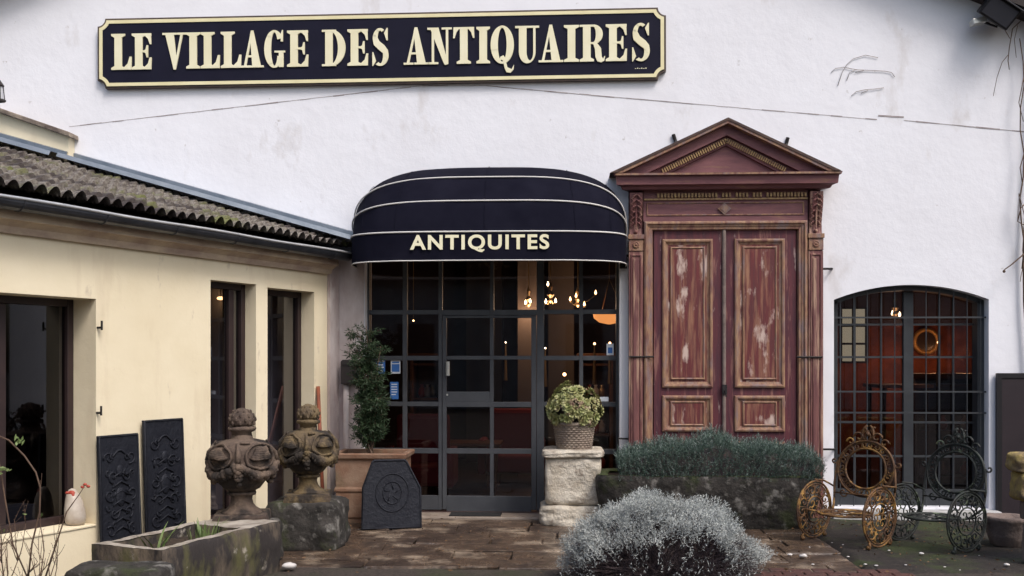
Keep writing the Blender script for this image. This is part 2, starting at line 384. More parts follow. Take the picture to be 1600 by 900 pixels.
tag(b.build('brick_path', M['brick'], bevel=.006), kind='structure')
tag(MB().box((W(1296,0).x,-.16,-.02),(W(1556,0).x,-.005,.09)).build('window_step', M['sill'], bevel=.01), kind='structure')

# ---------------------------------------------------------------- white gabled building
WT_ = .40
ex0, ex1 = W(570, 600).x, W(968, 600).x; ez1 = W(770, 385).z + .25
ax0, ax1 = W(1303, 650).x, W(1545, 650).x; aspz, apz = W(1424, 468).z, W(1424, 445).z; abz = .10
apx = W(690, 0).x
rp = W(1500, -6, 0); r2 = W(1600, 34, 0); rs = (rp.z-r2.z)/(r2.x-rp.x)
def roofz(x): return rp.z + (rp.x-apx)*rs - abs(x-apx)*rs
house = empty('gabled_house', (0, .2, 0), 'large white rendered gable building with glazed shop entrance and arched barred window', 'building')
XL, XR = -7.5, 8.5
acx = (ax0+ax1)/2; hw = (ax1-ax0)/2; sag = apz-aspz; rad = (hw*hw+sag*sag)/(2*sag); acz = apz-rad
a0 = math.asin(hw/rad)
arch = [(acx+rad*math.sin(-a0+2*a0*i/24), acz+rad*math.cos(-a0+2*a0*i/24)) for i in range(25)]
outer = [(XL,-.05),(XR,-.05),(XR,roofz(XR)+.3),(apx,roofz(apx)+.3),(XL,roofz(XL)+.3)]
outer = [(XL,-.05),(XR,-.05),(XR,roofz(XR)),(apx,roofz(apx)),(XL,roofz(XL))]
hole1 = [(ex0,-.045),(ex1,-.045),(ex1,ez1),(ex0,ez1)]
hole2 = [(ax0,abz),(ax1,abz)] + list(reversed(arch))
v, f = fill_loops([outer, [(ex0,.0),(ex1,.0),(ex1,ez1),(ex0,ez1)], hole2], WT_)
b = MB(); b.add([(x, WT_/2-z, y) for x, y, z in v], f)
b.build('wall', M['plaster'], house)
# old roof line joint in the render
b = MB()
def joint(pts, h=.012):
    q = [W(*p) for p in pts]
    for p0, p1 in zip(q, q[1:]):
        n_ = max(2, int((p1-p0).length/.12))
        for i in range(n_):
            a_ = p0.lerp(p1, i/n_); c_ = p0.lerp(p1, (i+1)/n_); hh = h*random.uniform(.35, 1.0); o_ = random.uniform(-.0015,.0015)
            b.add([(a_.x,-.003,a_.z-hh/2+o_),(c_.x,-.003,c_.z-hh/2+o_),(c_.x,-.004,c_.z+hh/2+o_),(a_.x,-.004,a_.z+hh/2+o_)], [(0,1,2,3)])
joint([(108,198),(400,164),(660,134),(760,134),(960,152),(1370,187)])
joint([(1372,181),(1412,183)], .022); joint([(1412,188),(1600,206)], .016)
b.build('render_joint', M['crack'], house)
# stained left corner strip of render and white strips
q0, q1 = W(528, 600), W(569.5, 600)
c0 = W(526,600)
MB().box((c0.x-.02,-.012,.0),(q1.x-.004,-.002,W(540,404).z)).build('corner_render', M['corner'], house)
# roof overhang
b = MB()
for s in (-1, 1):
    xe = XR if s > 0 else XL
    ze = roofz(xe); za = roofz(apx)
    b.prism([(apx,za),(xe,ze),(xe,ze+.16),(apx,za+.16)] if s > 0 else [(xe,ze),(apx,za),(apx,za+.16),(xe,ze+.16)], -.30, 9)
b.build('roof', M['roofdark'], house)
# back and sides (seen only from elsewhere)
b = MB(); b.box((XL,WT_,-.05),(XL+.3,9,roofz(XL)-.03)); b.box((XR-.3,WT_,-.05),(XR,9,roofz(XR)-.03))
b.box((XL+.3,8.7,-.05),(XR-.3,9,roofz(XL)-.1)); b.build('side_wall', M['plaster'], house)
# rooms
rx0, rxm, rx1 = XL+.35, ax0-.45, XR-.35
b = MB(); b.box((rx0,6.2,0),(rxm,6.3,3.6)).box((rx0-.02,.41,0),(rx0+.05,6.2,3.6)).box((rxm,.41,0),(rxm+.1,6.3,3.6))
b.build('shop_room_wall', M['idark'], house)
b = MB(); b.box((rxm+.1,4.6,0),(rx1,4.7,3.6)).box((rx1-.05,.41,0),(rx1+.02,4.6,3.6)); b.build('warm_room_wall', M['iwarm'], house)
MB().box((rxm+.11,4.54,W(1424,505,-4.5).z),(rx1-.06,4.595,3.59)).build('upper_wall_shade', M['idark'], house)  # dark sheet added for the shade on the upper back wall
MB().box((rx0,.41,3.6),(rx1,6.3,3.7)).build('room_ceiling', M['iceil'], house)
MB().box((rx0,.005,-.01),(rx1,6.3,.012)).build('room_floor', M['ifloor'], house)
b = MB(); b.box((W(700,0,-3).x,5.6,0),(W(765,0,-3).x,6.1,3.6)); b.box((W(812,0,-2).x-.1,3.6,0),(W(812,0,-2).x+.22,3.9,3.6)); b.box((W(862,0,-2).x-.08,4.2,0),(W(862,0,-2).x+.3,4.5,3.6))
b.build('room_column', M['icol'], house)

# glazed entrance: frame plane 0.16 m behind the wall face
FY = .16
def fx(px): return W(px, 600, -FY).x
def fz(py): return W(770, py, -FY).z
ent = MB()
zt = ez1; zb = .022
def vbar(px0, px1, z0, z1, y0=FY, y1=FY+.07): ent.box((fx(px0),y0,z0),(fx(px1),y1,z1))
def hbar(px0, px1, py0, py1, y0=FY+.003, y1=FY+.067): ent.box((fx(px0),y0,fz(py1)),(fx(px1),y1,fz(py0)))
ent.box((ex0,FY-.02,zb),(fx(577.5),FY+.08,zt)); ent.box((fx(962.5),FY-.02,zb),(ex1,FY+.08,zt))
cols = [(629,636),(685,691),(838.5,850),(905,911)]
for a_, b_ in cols: vbar(a_, b_, zb, zt)
vbar(765.5, 771.5, fz(775), zt)
for a_, b_ in ((484,491),(556,563),(628,635),(701,709)):
    for (p0, p1) in ((577.5,629),(636,685),(850,905),(911,962.5)): hbar(p0, p1, a_, b_)
hbar(691,838.5,484,492.5)
for (p0,p1) in ((577.5,629),(636,685),(850,905),(911,962.5)): ent.box((fx(p0),FY+.003,zb),(fx(p1),FY+.067,fz(775)))
hbar(577.5,629,398,405); hbar(636,685,398,405); hbar(691,765.5,398,405)
frame = ent.build('entrance_frame', M['steel'], house, bevel=.003)
MB().quad((ex0,FY+.035,zb),(ex1,FY+.035,zb),(ex1,FY+.035,zt),(ex0,FY+.035,zt)).build('pane', M['glass'], frame)
# the centre door leaf
d = MB(); x0, x1 = fx(691.5), fx(838)
d.box((x0,FY-.012,zb+.008),(x0+.045,FY+.03,fz(493))); d.box((x1-.055,FY-.012,zb+.008),(x1,FY+.03,fz(493)))
d.box((x0+.045,FY-.010,fz(805)),(x1-.055,FY+.028,fz(775)))
for a_, b_ in ((493,497),(556,562),(628,636),(701,709)):
    d.box((x0+.045,FY-.009,fz(b_)),(x1-.055,FY+.027,fz(a_)))
d.box((fx(697.2),FY-.009,fz(628)),(fx(765.4),FY+.027,fz(612)))
for a_, b_ in ((497,556),(562,628),(636,701),(709,775)): d.box((fx(765.5),FY-.008,fz(b_)),(fx(771.5),FY+.026,fz(a_)))
leaf = d.build('door_leaf', M['steel'], frame, bevel=.003)
hd = MB(); hd.tube([(fx(700.5),FY-.05,fz(587)),(fx(700.5),FY-.05,fz(565))], .022, 10); hd.box((fx(698),FY-.04,fz(584)),(fx(703),FY-.012,fz(580))); hd.box((fx(698),FY-.04,fz(571)),(fx(703),FY-.012,fz(567)))
hd.build('door_handle', M['handle'], frame, smooth=False)
MB().lathe([(.011,0),(.011,.01)], (0,0,0), 12).xf(Matrix.Translation((fx(699),FY-.012,fz(617))) @ Matrix.Rotation(R(90),4,'X')).build('lock', M['handle'], frame)
# stickers behind the glass
def sticker(px0, py0, px1, py1, m, marks):
    y = FY+.028
    o = MB().box((fx(px0),y,fz(py1)),(fx(px1),y+.002,fz(py0))).build('sticker', M[m], frame)
    k = MB()
    for (a_, b_, c_, d_) in marks: k.box((fx(a_),y-.002,fz(d_)),(fx(c_),y-.0005,fz(b_)))
    if marks: k.build('sticker_print', M['stwhite' if m == 'stblue' else 'stblue'], frame)
sticker(586,562,601,584,'stblue',[(587.5,563.5,599.5,566),(589,569,598,571),(591,573,599,575),(588,578,597,580.5)])
sticker(610,563,625,584,'stwhite',[(612,565,623,567.5),(611.5,569,623.5,581)])
sticker(609,597,622,624,'stblue',[(611,600,620,601.5),(611,604,620,605.5),(611,608,620,609.5),(611,612,620,613.5),(611,616,618,617.5)])
sticker(930,620,951,627,'stwhite',[])
sticker(948,537,959,555,'stwhite',[(950,543,957,552)])

# arched window with grille
wy = .22
b = MB()
def arc_band(t, y0, y1, r_off=0.0, mb=b):
    n = 24
    for i in range(n):
        a1 = -a0+2*a0*i/n; a2 = -a0+2*a0*(i+1)/n
        P = lambda r_, a_: (acx+r_*math.sin(a_), acz+r_*math.cos(a_))
        mb.prism([P(rad-r_off-t,a1),P(rad-r_off-t,a2),P(rad-r_off,a2),P(rad-r_off,a1)], y0, y1)
def atop(x): return acz+math.sqrt(rad*rad-(x-acx)**2)
arc_band(.05, wy-.10, wy+.05)
b.box((ax0,wy-.10,abz),(ax0+.07,wy+.05,aspz-.01)); b.box((ax1-.07,wy-.10,abz),(ax1,wy+.05,aspz-.01))
gx = lambda px: W(px,650,-wy).x; gz = lambda py: W(1424,py,-wy).z
b.box((gx(1411.5),wy-.012,abz),(gx(1426.5),wy+.05,apz-.055))
b.box((ax0+.07,wy,abz),(gx(1411.5),wy+.04,gz(765))); b.box((gx(1426.5),wy,abz),(ax1-.07,wy+.04,gz(765)))
for py in (507, 558, 660, 713):
    b.box((ax0+.07,wy+.002,gz(py)-.011),(gx(1411.5),wy+.03,gz(py)+.011)); b.box((gx(1426.5),wy+.002,gz(py)-.011),(ax1-.07,wy+.03,gz(py)+.011))
for px in (1377, 1468, 1336, 1490):
    b.box((gx(px)-.009,wy+.004,gz(765)),(gx(px)+.009,wy+.028,atop(gx(px))-.055))
awin = b.build('arched_window', M['grille'], house)
v, f = fill_loops([[(ax0+.03,abz),(ax1-.03,abz)]+[(x, z-.02) for x, z in reversed(arch[1:-1])]], .004)
MB().add([(x, wy+.04-z, y) for x, y, z in v], f).build('pane', M['glass'], awin)
b = MB(); gy = .07
hx = lambda px: W(px,650,-gy).x; hz = lambda py: W(1424,py,-gy).z
for px in (1313,1334,1355,1377,1398,1419,1447,1468,1490,1511,1532):
    if px == 1419: continue
    x = hx(px); b.tube([(x,gy,abz+.01),(x,gy,atop(x)-.01)], .0060, 6)
for py in (496,612,645,765,713):
    if py==713: continue
    b.box((ax0-.0,gy-.006,hz(py)-.009),(ax1,gy+.006,hz(py)+.009))
b.build('window_grille', M['grille'], awin)

# ---------------------------------------------------------------- cream side building
C0 = W(526, 600); dc = (C0-CAM).dot(Vector((-sY, cY, 0)))
F1 = at(0, 600, dc*160/240)
e_ = Vector((F1.x-C0.x, F1.y-C0.y, 0)); LEN0 = e_.length; e_.normalize()
n_ = Vector((-e_.y, e_.x, 0))
if n_.x < 0: n_ = -n_
C0 = Vector((C0.x, C0.y, 0))
def FP(u, z, out=0.0): return C0 + e_*u + n_*out + Vector((0,0,z))
def FU(px, py, out=0.0):
    d = ray(px, py); o = CAM - C0 - n_*out
    t = -(o.dot(n_))/d.dot(n_); p = o + d*t
    return p.dot(e_), p.z
side = empty('side_building', FP(3, 0, -.5), 'low cream rendered building with mossy tiled roof along the left side', 'building')
def fac(name, loops, thick, m, parent, out=0.0):
    v, f = fill_loops(loops, thick)
    return MB().add([FP(x, y, out - thick/2 + z) for x, y, z in v], f).build(name, m, parent)
eave_z = FU(300, 368+6)[1]
uB0, zB = FU(329, 437); uB1 = FU(400, 441)[0]; uC0, zC = FU(418, 449); uC1 = FU(491, 455)[0]
uA1, zA = FU(150, 467); zsill = FU(147, 822)[1]; uA0 = uA1 + 1.9
print('FACADE', LEN0, eave_z, uB0, uB1, zB, uC0, uC1, zC, uA1, zA, zsill)
ULEN = 9.0; TH = .42
fac('wall', [[(0.002,-.03),(ULEN,-.03),(ULEN,eave_z),(0.002,eave_z)],
    [(uA1,zsill),(uA0,zsill),(uA0,zA),(uA1,zA)], [(uB1,.12),(uB0,.12),(uB0,zB),(uB1,zB)], [(uC1,.12),(uC0,.12),(uC0,zC),(uC1,zC)]], TH, M['cream'], side)
# pilaster strip at the corner, sill stones
b = MB(); b.obox(FP(.004,0,.003), e_*.17, n_*.035, Vector((0,0,eave_z-.03))); b.build('corner_strip', M['corner'], side)
# room inside
b = MB()
b.obox(FP(.02,0,-4.2), e_*(ULEN-.1), n_*.1, (0,0,2.9)); b.obox(FP(ULEN-.2,0,-4.1), e_*.1, n_*(4.1-TH-.01), (0,0,2.9))
b.obox(FP(.02,0,-4.1), e_*.1, n_*(4.1-TH-.01), (0,0,2.9))
b.obox(FP(1.9,0,-4.1), e_*.1, n_*(4.1-TH-.01), (0,0,2.7))
b.build('room_wall', M['idark'], side)
b = MB(); b.obox(FP(.02,2.72,-4.2), e_*(ULEN-.1), n_*(4.2-TH-.005), (0,0,.05)); b.obox(FP(.02,-.02,-4.2), e_*(ULEN-.1), n_*(4.2-TH-.005), (0,0,.05)); b.build('room_ceiling', M['iceil'], side)
# windows
def swin(u0, u1, z0, z1, muls, rail=None, rec=.30):
    b = MB(); t = .06
    b.obox(FP(u0,z0,-rec), e_*t, -n_*.07, (0,0,z1-z0)); b.obox(FP(u1-t,z0,-rec), e_*t, -n_*.07, (0,0,z1-z0))
    b.obox(FP(u0+t,z1-t,-rec-.002), e_*(u1-u0-2*t), -n_*.066, (0,0,t)); b.obox(FP(u0+t,z0,-rec-.002), e_*(u1-u0-2*t), -n_*.066, (0,0,t*1.3))
    for mu in muls: b.obox(FP(mu,z0+.078,-rec-.004), e_*.07, -n_*.06, (0,0,z1-z0-.14))
    if rail: b.obox(FP(u0+t,rail,-rec-.006), e_*(u1-u0-2*t), -n_*.055, (0,0,.05))
    o = b.build('window', M['dkframe'], side, bevel=.006)
    MB().quad(FP(u0+.02,z0+.02,-rec-.035), FP(u1-.02,z0+.02,-rec-.035), FP(u1-.02,z1-.02,-rec-.035), FP(u0+.02,z1-.02,-rec-.035)).build('pane', M['glassd'], o)
    return o
swin(uA1, uA0, zsill, zA, [uA1+.62, uA1+1.2], None, .25)
swin(uB1, uB0, .13, zB, [uB1+.16], None, .13); swin(uC1, uC0, .13, zC, [], None, .165)
b = MB(); b.obox(FP(uA1+.004,zsill-.002,-.245), e_*(uA0-uA1-.008), n_*.255, (0,0,.018)); b.build('window_sill', M['cream'], side, bevel=.004)
for (u_c, z_c, o_c, w_c, h_c) in ((uA1+.9,zsill,-.75,.35,1.5),(uB1+.25,.2,-.6,.12,2.1),(uA1+.2,zsill,-1.2,.4,1.6)): MB().obox(FP(u_c,z_c,o_c), e_*w_c, n_*.04, (0,0,h_c)).build('curtain', M['curtain'], side)
# shutter hinge pins
for (px, py) in ((152,512),(151,645)):
    u, z = FU(px, py)
    b = MB(); b.tube([FP(u-.0,z,-.0),FP(u-.0,z,.05)], .009, 6); b.tube([FP(u,z-.02,.05),FP(u,z+.055,.05)], .009, 6); b.build('shutter_hinge', M['iron'], side)
# cornice under the gutter
b = MB()
prof = [(0,-.16),(.035,-.16),(.05,-.11),(.10,-.075),(.13,-.07),(.13,.0),(0,.0)]
for (u0, u1) in ((.15, ULEN),):
    A = [FP(u0, eave_z+z, o+.001) for o, z in prof]; B = [FP(u1, eave_z+z, o+.001) for o, z in prof]; n = len(prof)
    b.add(A+B, [tuple(range(n)), tuple(reversed(range(n,2*n)))]+[(i,(i+1)%n,(i+1)%n+n,i+n) for i in range(n)])
b.build('cornice', M['soffit'], side)
# gutter: half round
b = MB(); gr = .075; cz = eave_z+.055; co = .215
pr = [(co+gr*math.cos(math.pi+math.pi*i/10), cz+gr*math.sin(math.pi+math.pi*i/10)) for i in range(11)]
pi_ = [(co+(gr-.008)*math.cos(math.pi+math.pi*i/10), cz+(gr-.008)*math.sin(math.pi+math.pi*i/10)) for i in range(10,-1,-1)]
pp = pr+pi_; n = len(pp)
A = [FP(-.0+.10, z, o) for o, z in pp]; B = [FP(ULEN, z, o) for o, z in pp]
b.add(A+B, [tuple(range(n)), tuple(reversed(range(n,2*n)))]+[(i,(i+1)%n,(i+1)%n+n,i+n) for i in range(n)])
gut = b.build('gutter', M['gutter'], side, smooth=False)
MB().tube([FP(.10+u_*.1,cz+.004+.004*math.sin(u_*.37),co+gr) for u_ in range(89)], .012, 8).build('gutter_lip', M['lip'], gut, smooth=True)
b = MB()
for k in range(12):
    u = .4+k*.75
    MB().tube([FP(u,cz-gr*math.sin(a_)-.003,co+ (gr+.004)*math.cos(a_)) for a_ in [math.pi*i/8 for i in range(9)]], .005, 5).build('gutter_bracket', M['gutter'], gut)
# roof plane: through the gutter line and the flashing line on the white wall
pw0, pw1 = W(548, 398), W(107, 238)
r0 = FP(0, eave_z+.075, .19)
S_ = W(107, 270) - r0
nr = e_.cross(S_).normalized()
if nr.z < 0: nr = -nr
up = nr.cross(e_).normalized()
if up.z < 0: up = -up
def RP(u, v_, h=0.0): return r0 + e_*u + up*v_ + nr*h
# clip parameter: on the wall plane y=0 for each v: u_min
def umin(v_): return -(r0.y + up.y*v_)/e_.y
b = MB(); NV = 190; pitch = .118; course = .25; VL = 4.2; NU = 800
for j in range(NV+1):
    v_ = VL*j/NV; u0 = umin(v_)+.02; 
    for i in range(NU+1):
        u = u0 + (ULEN+.5-u0)*i/NU
        k = math.floor(u/pitch); ph = u/pitch-k
        prof_ = abs(math.sin(math.pi*ph))
        prof_ = prof_**.7*.072
        vo = v_ + .03 + .012*math.sin(k*12.9)
        c = (vo/course) % 1.0; kc = math.floor(vo/course)
        rnd = math.sin(k*12.99+kc*78.2)*43758.5; rnd -= math.floor(rnd)
        h = prof_*(1.0-.30*c) + .058*(1-c)**.7 + .014*rnd
        b.v.append(tuple(RP(u, v_, h)))
for j in range(NV):
    for i in range(NU): k = j*(NU+1)+i; b.f.append((k,k+1,k+NU+2,k+NU+1))
roof = b.build('roof', M['tile'], side, smooth=False)
b = MB()   # roof deck under the tiles
b.add([RP(.0+umin(0)+.01,0,-.05),RP(ULEN+.5,0,-.05),RP(ULEN+.5,VL,-.05),RP(umin(VL)+.01,VL,-.05),RP(umin(0)+.01,0,.0),RP(ULEN+.5,0,.0),RP(ULEN+.5,VL,.0),RP(umin(VL)+.01,VL,.0)],
  [(0,3,2,1),(4,5,6,7),(0,1,5,4),(1,2,6,5),(2,3,7,6),(3,0,4,7)]); b.build('roof_deck', M['roofdark'], side)
# flashing along the white wall and along the foot of the parapet
pp0 = W(107, 214, .14); PX1 = pp0.x
def flash(y0, xa, xb):
    b = MB(); q = []
    for k in range(161):
        v_ = VL*k/160; u = (y0-(r0.y + up.y*v_))/e_.y; pb = RP(u, v_, .115)
        if xa <= pb.x <= xb: q.append((pb.x, pb.z))
    q = q[::20]+[q[-1]] if len(q) > 40 else q
    for (x0,z0),(x1,z1) in zip(q,q[1:]):
        P = [(x0,y0-.004,z0+.12),(x1,y0-.004,z1+.12),(x1,y0-.03,z1+.11),(x0,y0-.03,z0+.11),(x0,y0-.03,z0+.065),(x1,y0-.03,z1+.065),(x1,y0-.38,z1+.05),(x0,y0-.38,z0+.05),(x1,y0-.42,z1-.0),(x0,y0-.42,z0-.0)]
        b.add(P,[(0,1,2,3),(3,2,5,4),(4,5,6,7),(7,6,8,9)])
    b.build('flashing', M['zinc'], side)
flash(0, PX1, 99); flash(-.14, -9, PX1)
# raised cream parapet at the upper left
pp0 = W(107, 214, .14); x1 = pp0.x
b = MB(); sl = (W(107,214,.14).z - W(0,177,.14).z)/(W(107,0,.14).x-W(0,0,.14).x)
zt0 = pp0.z; xl = x1-2.0
b.prism([(xl,zt0-.9-sl*2*0+.2),(x1,zt0-.9),(x1,zt0),(xl,zt0-sl*2.0)], -.14, -.002)
b.build('parapet', M['cream'], side)
b = MB(); b.prism([(xl,zt0-sl*2.0+.003),(x1+.05,zt0+sl*.05+.003),(x1+.05,zt0+sl*.05+.055),(xl,zt0-sl*2.0+.055)], -.21, -.002)
b.jitter(.006, 7); b.build('parapet_coping', M['coping'], side, bevel=.008)
# ---------------------------------------------------------------- main sign
sA = W(151, 83, .08); sB = W(1041, 66.5, .08)
sw = sB.x-sA.x; sc = (sA+sB)/2; tilt = math.atan2(sB.z-sA.z, sB.x-sA.x)
hl, hr = (W(160,28,.08)-W(160,137,.08)).z, (W(1035,10,.08)-W(1035,123,.08)).z
sh = (hl+hr)/2
sign = empty('shop_sign', (sc.x, 0, sc.z-sh/2), 'long dark navy sign with cream serif lettering high on the white gable wall', 'sign')
def notched(ins, w_, h_, r_):
    w_ -= 0; x, z = w_/2, h_/2; rr = r_; out = []
    cs = [(x,z),(-x,z),(-x,-z),(x,-z)]
    N = 8
    for k, (cx, cz_) in enumerate(cs):
        sx, sz = (1 if cx>0 else -1), (1 if cz_>0 else -1)
        R_ = rr+ins
        a_ = [math.asin(min(1, ins/R_)) + (math.pi/2-2*math.asin(min(1,ins/R_)))*i/N for i in range(N+1)]
        pts = [(cx-sx*R_*math.sin(t), cz_-sz*R_*math.cos(t)) for t in a_]
        # t small: near vertical edge side... point (cx-ins, cz-R)
        if (sx*sz) < 0: pts = pts[::-1]
        out += pts
    return out
SM = Matrix.Translation((sc.x, 0, sc.z)) @ Matrix.Rotation(-tilt, 4, 'Y')
def sign_part(loops, yf, th, name, m, parent):
    v, f = fill_loops(loops, th)
    return MB().add([(x, yf+th/2-z, y) for x, y, z in v], f).xf(SM).build(name, m, parent)
bd = sign_part([notched(0, sw, sh, .085)], -.055, .05, 'board', M['signedge'], sign)
sign_part([notched(.020, sw, sh, .085)], -.060, .004, 'face', M['navy'], sign)
sign_part([notched(.022, sw, sh, .085), notched(.058, sw, sh, .085)], -.068, .007, 'border', M['gold'], sign)
# serif capitals drawn as overlapping solids; unit height
SW_ = .21; SF = .055
def ringp(cx, cz, rx, rz, ix, iz, a0_, a1_, icx=None, n=28):
    icx = cx if icx is None else icx; o = []; i_ = []
    for k in range(n+1):
        t = R(a0_+(a1_-a0_)*k/n)
        o.append((cx+rx*math.cos(t), cz+rz*math.sin(t))); i_.append((icx+ix*math.cos(t), cz+iz*math.sin(t)))
    return [[o[k], o[k+1], i_[k+1], i_[k]] for k in range(n)]
def rc(x0, z0, x1, z1): return [(x0,z0),(x1,z0),(x1,z1),(x0,z1)]
def stem(cx, w=SW_, z0=0, z1=1, s=.09, top=True, bot=True):
    p = [rc(cx-w/2,z0,cx+w/2,z1)]
    if bot: p += [[(cx-w/2-s,z0),(cx+w/2+s,z0),(cx+w/2+s,z0+SF),(cx+w/2,z0+SF+.05),(cx-w/2,z0+SF+.05),(cx-w/2-s,z0+SF)]]
    if top: p += [[(cx-w/2-s,z1),(cx-w/2-s,z1-SF),(cx-w/2,z1-SF-.05),(cx+w/2,z1-SF-.05),(cx+w/2+s,z1-SF),(cx+w/2+s,z1)]]
    return p
def glyph(c, w):
    sx = .09+SW_/2
    if c == 'I': return stem(w/2, s=(w-SW_)/2)
    if c == 'L': return stem(sx)+[rc(sx,0,w,SF+.01)]+[[(w-.24,.03),(w,.03),(w+.01,.36),(w-.045,.36),(w-.10,.17)]]
    if c == 'E': return (stem(sx)+[rc(sx,0,w,SF+.01), rc(sx,1-SF-.01,w,1), rc(sx,.475,w-.16,.53)]
        +[[(w-.22,.03),(w,.03),(w+.01,.33),(w-.04,.33),(w-.09,.16)],[(w-.22,.97),(w-.09,.85),(w-.04,.70),(w,.70),(w-.01,.97)],
          [(w-.13,.33),(w-.09,.33),(w-.09,.67),(w-.13,.67),(w-.16,.55),(w-.22,.52),(w-.22,.48),(w-.16,.45)]])
    if c == 'V': return [[(.08,.97),(.32,.97),(w*.60,.2),(w*.53,-.02),(w*.47,-.02)],[(w-.16,.97),(w-.09,.97),(w*.56,-.02),(w*.48,-.02)],rc(0,1-SF,.40,1),rc(w-.26,1-SF,w,1)]
    if c == 'A': return [[(w-.32,.03),(w-.08,.03),(w*.55,1.02),(w*.44,1.02),(w*.40,.9)],[(.08,.03),(.15,.03),(w*.50,.95),(w*.44,1.0)],rc(0,0,.27,SF),rc(w-.40,0,w,SF),rc(.2,.28,w-.25,.335)]
    if c == 'N': return [rc(.10,0,.165,1),rc(w-.165,0,w-.10,1),[(.05,1),(.29,1),(w-.10,.0),(w-.16,-.02),(w-.2,-.02),(w-.24,.06)],rc(0,0,.28,SF),rc(w-.28,1-SF,w,1),rc(-.02,1-SF,.2,1)]
    if c == 'T': return stem(w/2,top=False)+[rc(.01,1-SF,w-.01,1),[(0,.70),(.04,.70),(.09,.86),(.18,.97),(.01,.97)],[(w,.70),(w-.04,.70),(w-.09,.86),(w-.18,.97),(w-.01,.97)]]
    if c == 'D': return stem(sx,top=False,bot=False)+[rc(0,0,sx+.2,SF),rc(0,1-SF,sx+.2,1)]+ringp(w-.40,.5,.40,.5,.19,.44,-90,90)
    if c == 'U': return [rc(.10,.3,.10+SW_,.98),rc(w-.165,.3,w-.10,.98),rc(0,1-SF,.40,1),rc(w-.28,1-SF,w,1)]+ringp((w)/2,.30,w/2-.10,.32,(w-.165-.10-SW_)/2,.24,180,360,icx=(.10+SW_+w-.165)/2)
    if c == 'Q': return ringp(w/2,.5,w/2,.52,w/2-.2,.46,0,360,n=44)+[[(w*.35,.02),(w*.42,.17),(w*.55,.21),(w*.63,.14),(w*.72,-.12),(w*.9,-.17),(w*1.0,-.05),(w*.98,-.18),(w*.85,-.27),(w*.68,-.25),(w*.60,-.14),(w*.53,.07),(w*.45,.10)]]
    if c == 'G': return ringp(w*.52,.5,w*.52,.52,w*.52-.19,.46,35,335,n=36)+[rc(w*.52,.40,w*1.06,.45),rc(w*.74,.0,w*.98,.43),[(w*.84,.70),(w*.95,.70),(w*.95,1.02),(w*.91,1.02),(w*.84,.92)]]
    if c == 'R': return (stem(sx,top=False)+[rc(0,1-SF,sx+.2,1),rc(sx,.475,w*.6,.525)]+ringp(w*.55,.74,w*.36,.26,w*.36-.19,.20,-90,90)
        +[[(w*.45,.50),(w*.68,.50),(w*.84,.36),(w*.87,.12),(w*.92,.07),(w*.97,.14),(w*1.0,.14),(w*.97,.02),(w*.85,-.03),(w*.70,.0),(w*.62,.12),(w*.60,.34),(w*.54,.46)]])
    if c == 'S':
        p = ringp(w*.49,.74,w*.42,.28,w*.42-.13,.21,55,205)+ringp(w*.50,.26,w*.47,.28,w*.47-.15,.21,-125,25)
        p += [[(w*.08,.66),(w*.13,.56),(w*.42,.42),(w*.66,.33),(w*.92,.18),(w*.97,.30),(w*.93,.42),(w*.75,.54),(w*.45,.66),(w*.35,.76),(w*.12,.86)]]
        p += [[(w*.86,.68),(w*.93,.68),(w*.93,1.02),(w*.88,1.02),(w*.72,.88)],[(w*.04,.36),(w*.10,.36),(w*.25,.12),(w*.08,-.02),(w*.04,-.02)]]
        return p
LET = [('L',174,206),('E',207,238),('V',256,294),('I',294,316),('L',317,347),('L',349,381),('A',381,417),('G',418,449),('E',454,487),
       ('D',509,546),('E',549,581),('S',587,614),('A',637,676),('N',675,712),('T',714,747),('I',750,771),('Q',772,808),('U',810,847),('A',846,884),('I',885,908),('R',909,948),('E',949,981),('S',988,1017)]
pxm = sw/890.0; Hc = 56.5*pxm
for c, p0, p1 in LET:
    lx = (p0-151)*pxm - sw/2; wl = (p1-p0)*pxm/Hc
    bsl = -.245*sh + .0
    b = MB()
    for q_i, poly in enumerate(glyph(c, wl)):
        b.prism([(lx+x*Hc, -Hc/2+.012+z*Hc) for x, z in poly], -.074-.00025*(q_i % 12), -.0605)
    b.xf(SM).build('letter', M['ltr'], sign)
b = MB()
for k in range(6): b.box((sw/2-.33+k*.022,-.0625,-sh/2+.115),(sw/2-.33+k*.022+.013,-.0605,-sh/2+.121+.004*(k%2)))
b.xf(SM).build('small_mark', M['ltr'], sign)

# ---------------------------------------------------------------- awning
aA, aB = W(549, 380, .3).x, W(979.5, 380, .3).x
acx_ = (aA+aB)/2; ha = (aB-aA)/2; z0 = 2.955; bb = .785
awn = empty('awning', (acx_, 0, z0-.28), 'domed navy canvas awning with pale piping and cream lettering over the shop entrance', 'awning')
def sup(t, n=3.6):
    c_, s_ = math.cos(t), math.sin(t)
    return (math.copysign(abs(c_)**(2/n), c_), abs(s_)**(2/n))
NT, NK = 60, 16
def hoop(th, off=0.0):
    out = []
    for i in range(NT+1):
        x, d_ = sup(math.pi*i/NT, 3.9-.75*math.sin(th)**1.5)
        sag_ = 0
        out.append(Vector((acx_ - x*(ha+off), -(bb+off)*d_*math.cos(th)-.004, z0+(bb+off)*d_*math.sin(th))))
    return out
b = MB()
for k in range(NK+1):
    th = math.pi/2*k/NK
    fr_ = (k % (NK/3.6))/ (NK/3.6)
    b.v += [tuple(p + Vector((0, 1, -.5))*(.022*NZ.noise(Vector((p.x*2.2, p.z*1.4, 3)))+.012*NZ.noise(Vector((p.x*6, p.z*1.6, 7))))*math.sin(math.pi*k/NK)) for p in hoop(th, -.014*math.sin(math.pi*fr_))]
